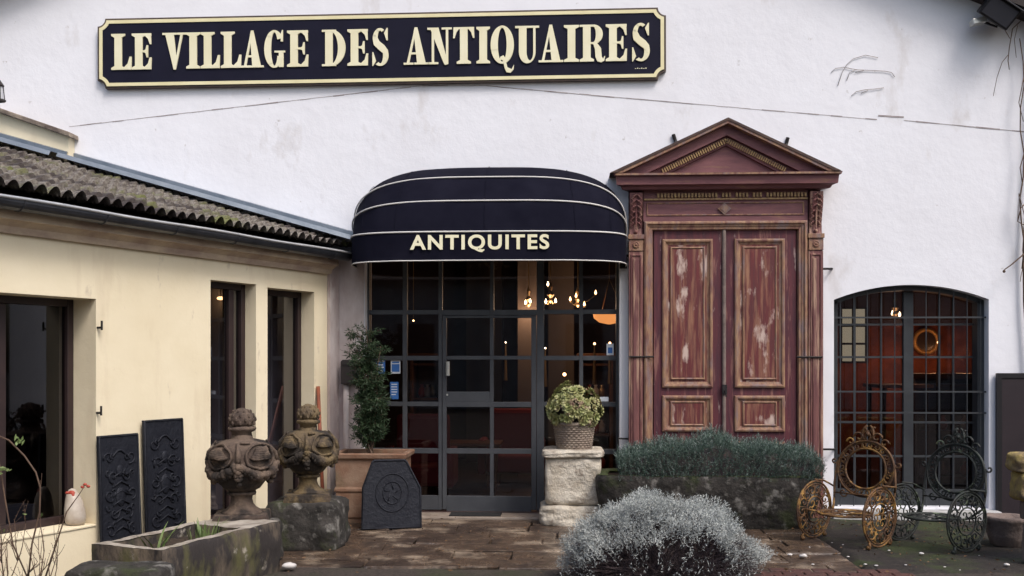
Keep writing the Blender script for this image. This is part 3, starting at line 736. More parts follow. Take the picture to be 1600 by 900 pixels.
for k in range(NK):
    for i in range(NT): q = k*(NT+1)+i; b.f.append((q,q+NT+1,q+NT+2,q+1))
can = b.build('canopy', M['cloth'], awn, smooth=True)
b = MB(); h0 = hoop(0, .002); vz = .285
for k in range(5): b.v += [(p.x, p.y - .006*math.sin(i*.9)*k/4, p.z-.004-vz*k/4) for i, p in enumerate(h0)]
for k in range(4):
    for i in range(NT): q = k*(NT+1)+i; b.f.append((q,q+1,q+NT+2,q+NT+1))
b.build('valance', M['cloth'], awn, smooth=True)
for i in (13, 22, 30, 38, 47):
    MB().tube([hoop(math.pi/2*k/12, .001)[i] for k in range(13)], .0022, 4).build('seam', M['cloth'], awn)
for th in (0, R(24), R(49)):
    MB().tube(hoop(th, .005), .0085, 6).build('piping', M['piping'], awn, smooth=True)
MB().tube([(p.x, p.y-.006*math.sin(i*.9)-.002, p.z-.004-vz) for i, p in enumerate(h0)], .0065, 6).build('piping', M['piping'], awn, smooth=True)
b = MB(); b.tube(hoop(R(88), -.01), .014, 6); b.tube(hoop(0, -.02), .014, 6); b.tube(hoop(R(49), -.02), .01, 6); b.tube(hoop(R(24), -.02), .01, 6); b.build('support_frame', M['lampblack'], awn)
v, f = text_mesh('ANTIQUITES', .262, .0075, .004, 1.18)
va = np.array(v); tw = va[:,0].max()-va[:,0].min(); thh = va[:,1].max()-va[:,1].min()
tx0, tx1 = W(640,378,.82).x, W(858,378,.82).x; tz0, tz1 = W(750,392,.82).z, W(750,366,.82).z
sx = (tx1-tx0)/tw; 
iH = va[:,1]
sz_ = (tz1-tz0)/(thh*.94); cxm = (va[:,0].max()+va[:,0].min())/2; czm = va[:,1].max()
ty = -bb-.012
MB().add([((tx0+tx1)/2+(p[0]-cxm)*sx, ty - p[2], tz1+(p[1]-czm)*sz_) for p in v], f).build('lettering', M['ltr'], awn)

# ---------------------------------------------------------------- old wooden doorway
OF = .12
def dx(px): return W(px, 500, OF).x
def dz(py): return W(1132, py, OF).z
door = empty('antique_doorway', (dx(1132), 0, 0), 'old maroon double door with carved pediment and flaking paint fixed to white wall', 'doorway')
zbot = .0
b = MB(); b.box((dx(983),-.06,0),(dx(1284),-.002,dz(296))); b.build('back_board', M['red'], door)
# pilasters
for (p0, p1) in ((982.5,1005),(1263,1286)):
    b = MB(); x0, x1 = dx(p0), dx(p1)
    b.box((x0,-.13,0),(x1,-.06,dz(392))); b.ring(x0+.018,.06,x1-.018,dz(397),[(0,.0),(.006,.012),(.014,.012),(.02,-.002),(.03,-.004)],-.13)
    b.box((x0+.045,-.142,.12),(x1-.045,-.131,dz(404)))
    pil = b.build('pilaster', M['pil'], door, bevel=.004)
    b = MB(); b.box((x0-.008,-.155,dz(373)),(x1+.008,-.062,dz(366))); b.box((x0,-.14,dz(391.5)),(x1,-.061,dz(373.5)))
    b.lathe([(.034,0),(.036,.008),(.02,.014),(.012,.02)],(0,0,0),14).xf(Matrix.Identity(4))
    mb = MB().lathe([(.036,0),(.036,.010),(.024,.014),(.022,.008),(.012,.010),(.008,.018)],(0,0,0),14).xf(Matrix.Translation(((x0+x1)/2,-.139,dz(382))) @ Matrix.Rotation(R(90),4,'X'))
    b2 = MB(); b2.v = b.v[:16]; b2.f = b.f[:12]; b2.add(mb.v, mb.f)
    b2.build('pilaster_block', M['worn'], pil, bevel=.003)
    # scrolled bracket with a carved acanthus leaf
    b = MB(); zt_, zb_ = dz(301), dz(366)
    n = 14; pts = []
    for i in range(n+1):
        t = i/n; o = .115+.055*(1-t)**1.5+.02*math.sin(t*math.pi*2)
        pts.append((o, zt_+(zb_-zt_)*t))
    for (o0,za_),(o1,zb2) in zip(pts,pts[1:]):
        b.add([(x0+.01,-.062,za_),(x1-.01,-.062,za_),(x1-.01,-.062,zb2),(x0+.01,-.062,zb2),(x0+.01,-o0,za_),(x1-.01,-o0,za_),(x1-.01,-o1,zb2),(x0+.01,-o1,zb2)],
              [(4,7,6,5),(0,4,5,1),(3,2,6,7),(0,3,7,4),(1,5,6,2)])
    xm = (x0+x1)/2; hwid = (x1-x0)/2-.016
    for k in range(6):
        t = .12+k*.125; zc_ = zt_+(zb_-zt_)*t; o = .122+.055*(1-t)**1.5+.02*math.sin(t*math.pi*2)
        for s in (-1, 1):
            wv = hwid*(1-.35*abs(t-.55))
            b.tube([(xm,-o-.006,zc_+.03),(xm+s*wv*.55,-o-.012,zc_+.012),(xm+s*wv*.95,-o-.004,zc_-.018),(xm+s*wv*.6,-o-.006,zc_-.03)],[.006,.011,.009,.004],6)
    b.tube([(xm,-.185,zt_-.01),(xm,-.145,(zt_+zb_)/2),(xm,-.13,zb_+.03)],[.006,.012,.006],6)
    b.ball((xm,-.128,zb_+.03),.020)
    b.build('carved_bracket', M['pil'], pil, smooth=False)
# entablature, frieze panel with lozenge
b = MB(); xl_, xr_ = dx(1005.5), dx(1262.5)
b.box((xl_,-.105,dz(345)),(xr_,-.061,dz(297))); ENT = b.build('frieze', M['wornd'], door)
b = MB(); b.ring(dx(1010),dz(336.5),dx(1257),dz(315.5),[(0,.0),(.004,.010),(.010,.010),(.016,.002)],-.105)
zc_ = dz(326); xc = dx(1132); lz = .062
for t, th in ((lz,.020),(lz*.62,.026)):
    b.prism([(xc-t*1.15,zc_),(xc,zc_-t),(xc+t*1.15,zc_),(xc,zc_+t)],-.105-th,-.1055)
b.build('lozenge', M['worn'], ENT)
b = MB()
n = 44
for i in range(n):
    x = dx(1027)+(dx(1262)-dx(1027))*i/n
    if i in (18, 22, 27, 31) : continue
    b.box((x,-.135,dz(308)),(x+.022,-.106,dz(301.5)))
    b.ball((x+.011,-.132,dz(307.5)),.010,6,5)
b.box((dx(1006),-.125,dz(312)),(dx(1262),-.1055,dz(309.5)))
b.build('dentil_row', M['gilt'], ENT)
# horizontal cornice
b = MB(); x0, x1 = dx(957), dx(1309)
prof = [(.0,dz(297)),(.20,dz(297)),(.22,dz(293)),(.27,dz(291)),(.28,dz(279)),(.30,dz(278)),(.31,dz(274)),(.0,dz(274))]
A = [(x0+(.31-o)*.9 if o else x0+.2,-o-.002,z) for o, z in prof]; B = [(x1-(.31-o)*.9 if o else x1-.2,-o-.002,z) for o, z in prof]; n = len(prof)
b.add(A+B,[tuple(range(n)),tuple(reversed(range(n,2*n)))]+[(i,i+n,(i+1)%n+n,(i+1)%n) for i in range(n)])
b.build('cornice', M['wornd'], door)
MB().box((x0+.02,-.318,dz(277.5)),(x1-.02,-.30,dz(274.6))).build('cornice_bead', M['worn'], door)
# pediment
ped = None
zc0 = dz(274)+.002; ax_, az_ = dx(1133), W(1133,184,.31).z
xL, xR = W(953,271,.31).x, W(1314,269,.31).x
def rake(t): # offset t below outer line: apex and base points
    al = math.atan2(az_-zc0-.03, ax_-xL); dzv = t/math.cos(al); dxh = t/math.sin(al)
    return (xL+dxh-.0, ax_, az_-dzv, xR-dxh, al)
def band(t0, t1, out, mb, zb_=None):
    zb_ = zc0 if zb_ is None else zb_
    L0, A0, Z0, R0, al = rake(t0); L1, A1, Z1, R1, _ = rake(t1)
    mb.prism([(L0,zb_),(L1,zb_),(A1,Z1),(A0,Z0)],-out,-.003); mb.prism([(R1,zb_),(R0,zb_),(A0,Z0),(A1,Z1)],-out,-.003)
b = MB(); band(.0,.026,.33,b); pd = b.build('raking_cap', M['dkwood'], door)
b = MB(); band(.028,.052,.322,b); b.build('raking_fillet', M['worn'], pd)
b = MB(); band(.054,.150,.24,b); b.build('raking_band', M['wornd'], pd)
b = MB(); band(.152,.235,.185,b); b.build('raking_step', M['wornd'], pd)
L1, A1, Z1, R1, al = rake(.236)
b = MB(); b.prism([(L1,zc0),(R1,zc0),(A1,Z1)],-.15,-.003); b.build('tympanum', M['wornd'], pd)
b = MB(); L0, A0, Z0, R0, al = rake(.170); 
Ls = math.hypot(A0-L0, Z0-zc0); n = 34
for s in (-1, 1):
    for i in range(4, n):
        t = i/n; xb_, zb_ = (L0 if s<0 else R0), zc0
        x = xb_+(A0-xb_)*t; z = zb_+(Z0-zb_)*t; dxx = (A0-xb_)/Ls; dzz = (Z0-zb_)/Ls
        nx_, nz_ = (dzz, -dxx) if s<0 else (-dzz, dxx)
        if nz_ > 0: nx_, nz_ = -nx_, -nz_
        wv = Ls/n*.55
        P = [(x,z),(x+dxx*wv,z+dzz*wv),(x+dxx*wv+nx_*.05,z+dzz*wv+nz_*.05),(x+nx_*.05,z+nz_*.05)]
        if P[3][1] < zc0+.01 or P[2][1] < zc0+.01: continue
        b.prism(P,-.212,-.186)
b.build('egg_and_dart', M['gilt'], pd)
# architrave round the leaves
b = MB(); zt_ = dz(345.5)
b.ring(dx(1006.5),-.3,dx(1261),zt_,[(0,.0),(.0,.035),(.016,.045),(.028,.045),(.036,.028),(.055,.026),(.062,.018),(.085,.016),(.095,-.03)],-.105)
b.build('architrave', M['worn'], door)
# leaves
for k, (p0, p1, q0, q1) in enumerate(((1022,1131.5,1035,1114.5),(1132.5,1245,1148,1227.5))):
    b = MB(); x0, x1 = dx(p0), dx(p1)
    b.box((x0,-.085,.02),(x1,-.061,dz(358)))
    lf = b.build('door_leaf', M['red'], door, bevel=.003)
    for (za_, zb_, nm) in ((606,372.5,1),(675,618,0),(None,None,2)):
        if nm == 2: pz0, pz1 = .10, dz(690)
        else: pz0, pz1 = dz(za_), dz(zb_)
        u0, u1 = dx(q0), dx(q1)
        b = MB(); b.ring(u0,pz0,u1,pz1,[(0,.0),(.004,.024),(.020,.030),(.034,.026),(.040,.012),(.062,.004),(.070,-.006),(.078,-.006)],-.085)
        b.build('panel_moulding', M['worn'], lf)
        b = MB(); b.box((u0+.02,-.0875,pz0+.02),(u1-.02,-.0855,pz1-.02))
        MB().ring(u0+.083,pz0+.083*(.72 if nm!=1 else 1),u1-.083,pz1-.083*(.72 if nm!=1 else 1),[(0,.0),(.004,.014),(.012,.018),(1e-2*1.8,.014),(.024,.008)],-.088).build('panel_bead', M['worn'], lf)
        k_ = .109; kz = .109 if nm == 1 else .084
        b.box((u0+k_,-.098,pz0+kz),(u1-k_,-.0865,pz1-kz))
        b.build('panel', M['redpanel'], lf)
b = MB(); b.tube([(dx(1131.8),-.098,.05),(dx(1131.8),-.098,dz(359))],.020,8); b.build('meeting_bead', M['pinkstone'], door)
b = MB(); b.box((dx(1128.5),-.13,dz(616)),(dx(1136),-.1,dz(601))); b.tube([(dx(1132),-.13,dz(611)),(dx(1132),-.165,dz(611)),(dx(1134),-.165,dz(620))],.006,6); b.build('door_lock', M['iron'], door)
# iron fixings
def spike(pts, r=.011): 
    MB().tube([W(a_,b_,o) for a_,b_,o in pts], r, 6).build('iron_bracket', M['iron'], door)
spike([(1052,210,.02),(1056,222,.02),(1058,224,.30)],.020); spike([(1231,215,.02),(1228,227,.02),(1226,229,.30)],.020)
for (a0_, a1_, py) in ((1284,1300,420),(1284,1304,702)): spike([(a0_-2,py,.07),(a1_,py,.07),(a1_,py,.004)],.012)
for (a0_, a1_, py) in ((983,1022,557.5),(1245,1285,558)): spike([(a0_,py,.150),(a1_,py,.150)],.010); 
spike([(967,398,.06),(983,400,.06)],.014); spike([(966,685,.06),(984,686,.06)],.010)
b = MB(); b.box((W(968.5,0,.05).x,-.06,W(975,420).z),(W(980,0,.05).x,-.003,W(975,400).z)); b.build('iron_bracket', M['iron'], door)

# ---------------------------------------------------------------- small fittings on the walls
o = W(549,578,.0)
lb = empty('letter_box', (o.x, 0, W(549,600).z), 'small dark letter box on the stained wall left of the entrance', 'letter box')
b = MB(); x0, x1 = W(533,0,.1).x, W(565,0,.1).x; z0_, z1_ = W(549,600,.1).z, W(549,562,.1).z
b.prism([(x0,z0_),(x1,z0_),(x1,z1_-.02),(x1-.02,z1_),(x0+.02,z1_),(x0,z1_-.02)],-.13,-.014); b.build('box', M['box'], lb, bevel=.006)
MB().box((x0+.02,-.136,z1_-.07),(x1-.02,-.1305,z1_-.05)).build('letter_flap', M['iron'], lb)
pp_ = W(541, 640, .05)
b = MB(); b.tube([(pp_.x,-.06,.0),(pp_.x,-.06,z0_-.004)],.030,12)
dp = tag(b.build('drain_pipe', M['corner'], smooth=True),'narrow pinkish pipe running down the wall below the dark letter box','pipe')
# floodlight at the upper right eaves
fl = W(1560, 18, .24)
fo = empty('floodlight', fl, 'black floodlight hanging under the eaves at the top right of the wall', 'lamp')
FM = Matrix.Translation(fl) @ Matrix.Rotation(R(35),4,'Y') @ Matrix.Rotation(R(25),4,'X')
b = MB().box((-.17,-.12,-.11),(.17,.10,.11)); b.box((-.2,-.16,.11),(.2,.12,.13)); b.xf(FM).build('housing', M['lampblack'], fo, bevel=.012)
MB().box((-.15,-.128,-.09),(.15,-.121,.09)).xf(FM).build('lens', M['lensglass'], fo)
b = MB(); b.tube([fl+Vector((0,.05,.05)), fl+Vector((.1,.2,.22)), fl+Vector((.12,.3,.3))],.015,6); b.build('bracket', M['iron'], fo)
f2 = W(1528, 34, .16)
fo2 = empty('sensor_lamp', f2, 'small pale sensor lamp on an arm beside the black floodlight', 'lamp')
b = MB(); b.box((-.07,-.06,-.03),(.07,.06,.03)).xf(Matrix.Translation(f2) @ Matrix.Rotation(R(-12),4,'Y')); b.build('housing', M['handle'], fo2, bevel=.008)
b = MB(); b.tube([f2+Vector((.05,.0,0)), f2+Vector((.2,.02,-.05)), fl+Vector((0,0,-.03))],.014,6); b.build('arm', M['lampblack'], fo2)
# lantern at upper left edge on the parapet
l0 = W(-2, 160, .45)
lo = empty('wall_lantern', l0, 'small pale metal lantern cut by the left edge above the cream parapet', 'lantern')
b = MB(); b.lathe([(.03,0),(.07,.01),(.07,.03),(.03,.035)],l0,8); b.lathe([(.05,.165),(.055,.18),(.02,.23),(.006,.25)],l0,8); 
for k in range(4):
    a_ = math.pi/4+k*math.pi/2; b.tube([l0+Vector((.06*math.cos(a_),.06*math.sin(a_),.03)),l0+Vector((.045*math.cos(a_),.045*math.sin(a_),.17))],.005,5)
b.tube([l0+Vector((0,0,0)),l0+Vector((0,0,-.12))],.012,6)
b.build('lantern_frame', M['iron'], lo); MB().lathe([(.05,.03),(.04,.165)],l0,8).build('lantern_glass', M['lampglass'], lo)
# dry vine marks on the wall
vo = W(1350,145)
def wallvine(pts, r=.004): return [W(a_,b_,.012) for a_,b_ in pts]
b = MB()
for pts in ([(1309,134),(1316,113),(1323,101),(1333,92),(1352,86),(1372,90)],[(1299,113),(1305,107),(1318,105),(1340,109),(1362,110),(1382,111),(1393,113),(1398,120)],[(1323,126),(1327,114),(1338,108)],[(1330,150),(1338,143),(1352,140),(1366,139),(1381,137)],[(1345,146),(1356,141)],[(1336,113),(1350,110)]):
    b.tube(wallvine(pts), .0032, 5)
tag(b.build('dried_vine', M['greystick'], smooth=True),'thin dried vine tendrils stuck to the white wall near the top right','vine')
# ---------------------------------------------------------------- foliage helpers
def leaves(P, D, Ln, Wd, up=None, bend=.15, seed=0):
    """many pointed leaves: P points, D directions (N,3), Ln, Wd arrays -> verts, faces"""
    r = np.random.default_rng(seed); N = len(P)
    D = D/np.maximum(np.linalg.norm(D, axis=1, keepdims=True), 1e-6)
    A = r.normal(size=(N,3)); S = np.cross(D, A); S /= np.maximum(np.linalg.norm(S, axis=1, keepdims=True), 1e-6)
    U = np.cross(S, D)
    L = np.asarray(Ln).reshape(-1,1)*np.ones((N,1)); Wd = np.asarray(Wd).reshape(-1,1)*np.ones((N,1))
    v = np.stack([P, P+D*L*.5+S*Wd*.5+U*L*bend*.4, P+D*L+U*L*bend*-.3, P+D*L*.5-S*Wd*.5+U*L*bend*.4], 1).reshape(-1,3)
    f = [(4*i,4*i+1,4*i+2,4*i+3) for i in range(N)]
    return v.tolist(), f
def addl(mb, v, f): n = len(mb.v); mb.v += [tuple(p) for p in v]; mb.f += [tuple(i+n for i in q) for q in f]; return mb

# ---------------------------------------------------------------- stone urn finials
def make_urn(name, loc, H, m, label, rz):
    root = empty(name, loc, label, 'stone finial', 'carved stone urn finials')
    s = H; T = Matrix.Translation(loc) @ Matrix.Rotation(rz, 4, 'Z')
    def bl(mb, nm, sm=True, parent=root, jit=.006, sub=0):
        mb.jitter(jit*1.25, 13, 2); mb.xf(T); return mb.build(nm, m, parent, smooth=sm, sub=sub)
    b = MB()
    hw = .235*s
    for (r_, za_, zb_) in ((hw,0,.05*s),(hw*.96,.05*s,.082*s)):
        n = 10
        pts = []
        for (ax, ay, bx_, by_) in ((-1,-1,1,-1),(1,-1,1,1),(1,1,-1,1),(-1,1,-1,-1)):
            for i in range(n): pts.append((r_*(ax+(bx_-ax)*i/n), r_*(ay+(by_-ay)*i/n)))
        N = len(pts); base = len(b.v)
        for z, k in ((za_,1),((za_+zb_)/2,1.0),(zb_,.97)): b.v += [(x*k,y*k,z) for x,y in pts]
        for q in range(2):
            for i in range(N): b.f.append((base+q*N+i, base+q*N+(i+1)%N, base+(q+1)*N+(i+1)%N, base+(q+1)*N+i))
        b.f.append(tuple(base+2*N+i for i in range(N)))
    bl(b, 'plinth', False)
    b = MB(); b.lathe([(r_*s, z*s) for r_, z in [(.19,.08),(.17,.10),(.125,.125),(.10,.16),(.092,.20),(.095,.235),(.125,.245),(.125,.262),(.10,.27)]], n=32); bl(b, 'stem')
    b = MB(); b.lathe([(r_*s, z*s) for r_, z in [(.10,.268),(.16,.30),(.205,.345),(.235,.40),(.255,.46),(.265,.53),(.262,.60),(.245,.66),(.20,.705),(.12,.725),(.095,.73),(.088,.76)]], n=48)
    bowl = bl(b, 'bowl', jit=.009)
    # four eye-like medallions with heavy swags under them
    rel = MB()
    def surf(a_, z, o=0.0):
        prf = [(.268,.10),(.30,.16),(.345,.205),(.40,.235),(.46,.255),(.53,.265),(.60,.262),(.66,.245),(.705,.20),(.725,.12)]
        r_ = np.interp(z, [p[0] for p in prf], [p[1] for p in prf])+o
        return ((r_)*s*math.sin(a_), -(r_)*s*math.cos(a_), z*s)
    for k in range(4):
        ac = -math.pi/4 + k*math.pi/2
        rel.tube([surf(ac+.56*math.cos(t), .585+.108*math.sin(t), .012) for t in np.linspace(0,2*math.pi,22,endpoint=False)], .014*s, 6, closed=True)
        for q in range(7):   # domed lid
            zz = .655-.013*q; wq = .20+.035*q
            rel.tube([surf(ac+u_, zz, .002+.040*math.cos(u_/wq*1.45)*math.sin((q+1.5)/8.5*2.2)) for u_ in np.linspace(-wq,wq,9)], [.008*s]+[.017*s]*7+[.008*s], 6)
        for t in np.linspace(-.70,.70,15):   # garland
            zz = .475-.085*math.cos(t/.70*math.pi/2)+.0; p = surf(ac+t, zz+.03, .02+.012*math.cos(t*3)); rel.ball(p, (.026+.018*random.random())*s, 7, 5, (1,1,.8+.5*random.random())); rel.ball(surf(ac+t+.02, zz-.005, .03), (.014+.014*random.random())*s, 6, 5)
        ab = ac+math.pi/4
        rel.ball(surf(ab, .515, .022), .036*s, 8, 6, (1,1,1.2)); rel.ball(surf(ab, .455, .03), .030*s, 8, 6); rel.ball(surf(ab, .40, .03), .034*s, 8, 6); rel.ball(surf(ab+.07, .485, .03), .024*s, 7, 5); rel.ball(surf(ab-.07, .48, .03), .026*s, 7, 5); rel.ball(surf(ab-.05, .43, .035), .026*s, 7, 5); rel.ball(surf(ab+.05, .425, .035), .024*s, 7, 5); rel.ball(surf(ab, .355, .03), .028*s, 7, 5)
        rel.tube([surf(ab,.70,.01),surf(ab,.62,.028),surf(ab,.54,.03)],[.014*s,.02*s,.026*s],6)
        rel.tube([surf(ab+.06,.70,.01),surf(ab+.2,.705,.02),surf(ab+.4,.70,.02)],[.012*s,.014*s,.01*s],6)
    bl(rel, 'carved_relief', parent=bowl, jit=.012)
    b = MB(); b.lathe([(r_*s, z*s) for r_, z in [(.088,.755),(.085,.785),(.115,.80),(.122,.815),(.118,.83),(.085,.84)]], n=32); bl(b, 'neck_ring')
    b = MB(); b.lathe([(r_*s, z*s) for r_, z in [(.085,.838),(.105,.86),(.112,.89),(.105,.925),(.088,.955),(.06,.98),(.03,.995),(.008,1.0)]], n=32)
    for k in range(9):
        for j in range(4):
            a_ = 2*math.pi*(k+.5*(j%2))/9; z = .865+.033*j; r_ = [.108,.112,.10,.075][j]
            b.ball((r_*s*math.sin(a_), -r_*s*math.cos(a_), z*s), .0135*s, 7, 5, (1,1,1.6))
    bl(b, 'dome_cap', jit=.004)
    return root
def rock(name, lo, hi, m, label, cat, seed, amp=.05, rz=0, parent=None, group=None, top_keep=True, n=10, taper=.0):
    from mathutils import noise
    cx, cy = (lo[0]+hi[0])/2, (lo[1]+hi[1])/2; hx_, hy_ = (hi[0]-lo[0])/2, (hi[1]-lo[1])/2; z0_, z1_ = lo[2], hi[2]
    bm = bmesh.new(); bmesh.ops.create_cube(bm, size=2); bmesh.ops.subdivide_edges(bm, edges=bm.edges[:], cuts=n, use_grid_fill=True)
    for v in bm.verts:
        p = v.co.copy(); q = p.copy()
        L6 = (abs(q.x)**9+abs(q.y)**9+abs(q.z)**9)**(1/9); q /= L6
        nz = noise.noise_vector(p*1.3+Vector((seed*5.1,0,0)))*amp + noise.noise_vector(p*4+Vector((seed*5.1,0,0)))*amp*.35+ noise.noise_vector(p*11+Vector((seed*5.1,0,0)))*amp*.14
        tz = (q.z+1)/2; tp = 1-taper*tz
        v.co = Vector((q.x*hx_*tp, q.y*hy_*tp, z0_+(z1_-z0_)*tz)) + Vector((nz.x, nz.y, nz.z*.45))
    me = bpy.data.meshes.new(name); bm.to_mesh(me); bm.free()
    me.transform(Matrix.Rotation(rz,4,'Z') @ Matrix.Translation((0,0,-z0_))); me.polygons.foreach_set('use_smooth',[True]*len(me.polygons))
    o = bpy.data.objects.new(name, me); col.objects.link(o); o.location = (cx,cy,z0_) if not parent else Vector((cx,cy,z0_))-chain_loc(parent); me.materials.append(m)
    if parent: o.parent = parent
    if label: tag(o, label, cat, group)
    return o
p1 = at(378, 815, 8.35); p2 = at(482, 781, 9.2)
make_urn('urn_finial', p1, (815-637)/FPX*8.35, M['stone'], 'larger brown carved stone urn finial behind the end of the planted trough', R(12))
make_urn('urn_finial', p2, (781-631)/FPX*9.2, M['stonegold'], 'smaller carved stone urn finial with yellow lichen standing on a dark boulder', R(10))
rock('stone_block', (p1.x-.27,p1.y-.25,-.04), (p1.x+.27,p1.y+.3,p1.z+.004), M['dktrough'], 'dark block hidden behind the stone trough, carrying the larger urn finial', 'stone', 3, .02)
rock('boulder', (p2.x-.36,p2.y-.30,-.04), (p2.x+.33,p2.y+.36,p2.z+.012), M['dktrough'], 'rough dark squared boulder under the smaller lichen-covered urn finial', 'stone', 5, .045, taper=.10)

# ---------------------------------------------------------------- long planted trough by the cream wall
td = Vector((.37, .93, 0)).normalized(); tn = Vector((td.y, -td.x, 0))   # along, and towards the courtyard
tA = at(253, 862, 6.86); tB = at(437, 813, 8.12); td = Vector((tB.x-tA.x, tB.y-tA.y, 0)); TL = td.length; td.normalize(); tn = Vector((td.y,-td.x,0))
tH = (tA.z+tB.z)/2; TW = .60
trg = empty('stone_trough', (tA.x, tA.y, 0), 'long weathered stone trough with pale rim and streaked side, planted with green blades', 'trough')
def TP(a_, w_, z): return Vector((tA.x,tA.y,0)) + td*a_ - tn*w_ + Vector((0,0,z))
from mathutils import noise as NZ
def slabgrid(mb, f, na, nb):
    base = len(mb.v)
    for i in range(na+1):
        for j in range(nb+1): mb.v.append(tuple(f(i/na, j/nb)))
    for i in range(na):
        for j in range(nb): k = base+i*(nb+1)+j; mb.f.append((k,k+nb+1,k+nb+2,k+1))
b = MB(); wt = .085
def closed_strip(prof_pts):       # cross section (w,z) swept along trough
    na = 40
    def f(u, v):
        k = v*(len(prof_pts)-1); i = min(int(k), len(prof_pts)-2); t = k-i
        w_ = prof_pts[i][0]*(1-t)+prof_pts[i+1][0]*t; z = prof_pts[i][1]*(1-t)+prof_pts[i+1][1]*t
        return TP(u*TL, w_, z)
    return f
slabgrid(b, closed_strip([(.02,-.04),(.0,.10),(-.012,.22),(0,tH-.02),(.012,tH)]), 60, 12)
slabgrid(b, closed_strip([(wt,tH-.004),(wt+.01,tH-.12)]), 60, 4)
slabgrid(b, closed_strip([(TW-wt-.01,tH-.12),(TW-wt,tH-.004)]), 60, 4)
slabgrid(b, closed_strip([(TW-.01,tH),(TW,tH-.03),(TW,-.04)]), 60, 8)
slabgrid(b, lambda u, v: TP(0, u*TW, -.04+(tH+.04)*v), 14, 10); slabgrid(b, lambda u, v: TP(wt, TW-wt-u*(TW-2*wt), tH-.13+.13*v), 14, 4)
b.jitter(.012, 5, 4); b.build('basin', M['trough'], trg, smooth=True)
b = MB()
slabgrid(b, lambda u, v: TP(u*TL, .012+(wt-.012)*v, tH+.002), 60, 3); slabgrid(b, lambda u, v: TP(u*TL, TW-wt+v*(wt-.01), tH+.002), 60, 3)
slabgrid(b, lambda u, v: TP(wt*v, wt+(TW-2*wt)*u, tH+.002), 14, 3)
slabgrid(b, lambda u, v: TP(TL-.38*(1-v*1.0), wt+(TW-2*wt)*u, tH+.002), 14, 6)
b.jitter(.012, 5, 4); b.build('rim', M['troughrim'], trg, smooth=True)
slabgrid_b = MB(); slabgrid(slabgrid_b, lambda u, v: TP(TL, TW*u, -.04+(tH+.04)*v), 12, 10); slabgrid(slabgrid_b, lambda u, v: TP(TL-.38, TW-wt-u*(TW-2*wt), tH-.12+.12*v), 12, 3)
slabgrid_b.jitter(.012,5,4).build('end_wall', M['trough'], trg, smooth=True)
b = MB(); slabgrid(b, lambda u, v: TP(wt+u*(TL-wt-.37), wt+(TW-2*wt)*v, tH-.075), 30, 12); b.jitter(.02, 8, 1); b.build('soil', M['soil'], trg, smooth=True)
# clumps of blades
def clump(c, n, L, wd, lean, label, cat, name='leafy_clump', m='blade', seed=1, spread=.05):
    rn = random.Random(seed); b = MB()
    for k in range(n):
        a_ = rn.uniform(0,6.28); r_ = rn.uniform(0,spread); p = Vector(c)+Vector((r_*math.cos(a_)*1.6, r_*math.sin(a_)*1.6, 0))
        d = Vector((math.cos(a_)*lean*rn.uniform(.1,1), math.sin(a_)*lean*rn.uniform(.1,1), 1)).normalized(); l = L*rn.uniform(.5,1)
        s = Vector((math.cos(a_+1.57), math.sin(a_+1.57), 0)); prev = None; base = len(b.v); ns = 6
        for i in range(ns+1):
            t = i/ns; q = p + d*l*t + Vector((math.cos(a_), math.sin(a_), -.6))*l*lean*.5*t*t
            w_ = wd*(1-t**2)*.5+.0006
            b.v += [tuple(q-s*w_), tuple(q+s*w_)]
        for i in range(ns): k2 = base+2*i; b.f.append((k2,k2+1,k2+3,k2+2))
    return tag(b.build(name, M[m]), label, cat)
clump(TP(.28,.30,tH-.075), 9, .30, .020, .6, 'sparse clump of long green blades at the near end of the trough', 'plant', seed=3)
clump(TP(.72,.24,tH-.075), 26, .19, .018, .25, 'dense upright tuft of short green blades in the middle of the trough', 'plant', seed=5, spread=.08)
clump(TP(.98,.34,tH-.075), 10, .17, .012, .9, 'thin arching green blades towards the far end of the trough', 'plant', seed=9, spread=.05)
# mossy slab at lower left of trough
q0_ = at(105, 884, 6.45); q1_ = at(262, 884, 6.45)
rock('mossy_slab', (q0_.x, q0_.y-.12, -.04), (q1_.x, q0_.y+.22, q0_.z), M['dktrough'], 'low dark mossy stone lying in front of the near end of the trough', 'stone', 8, .022)

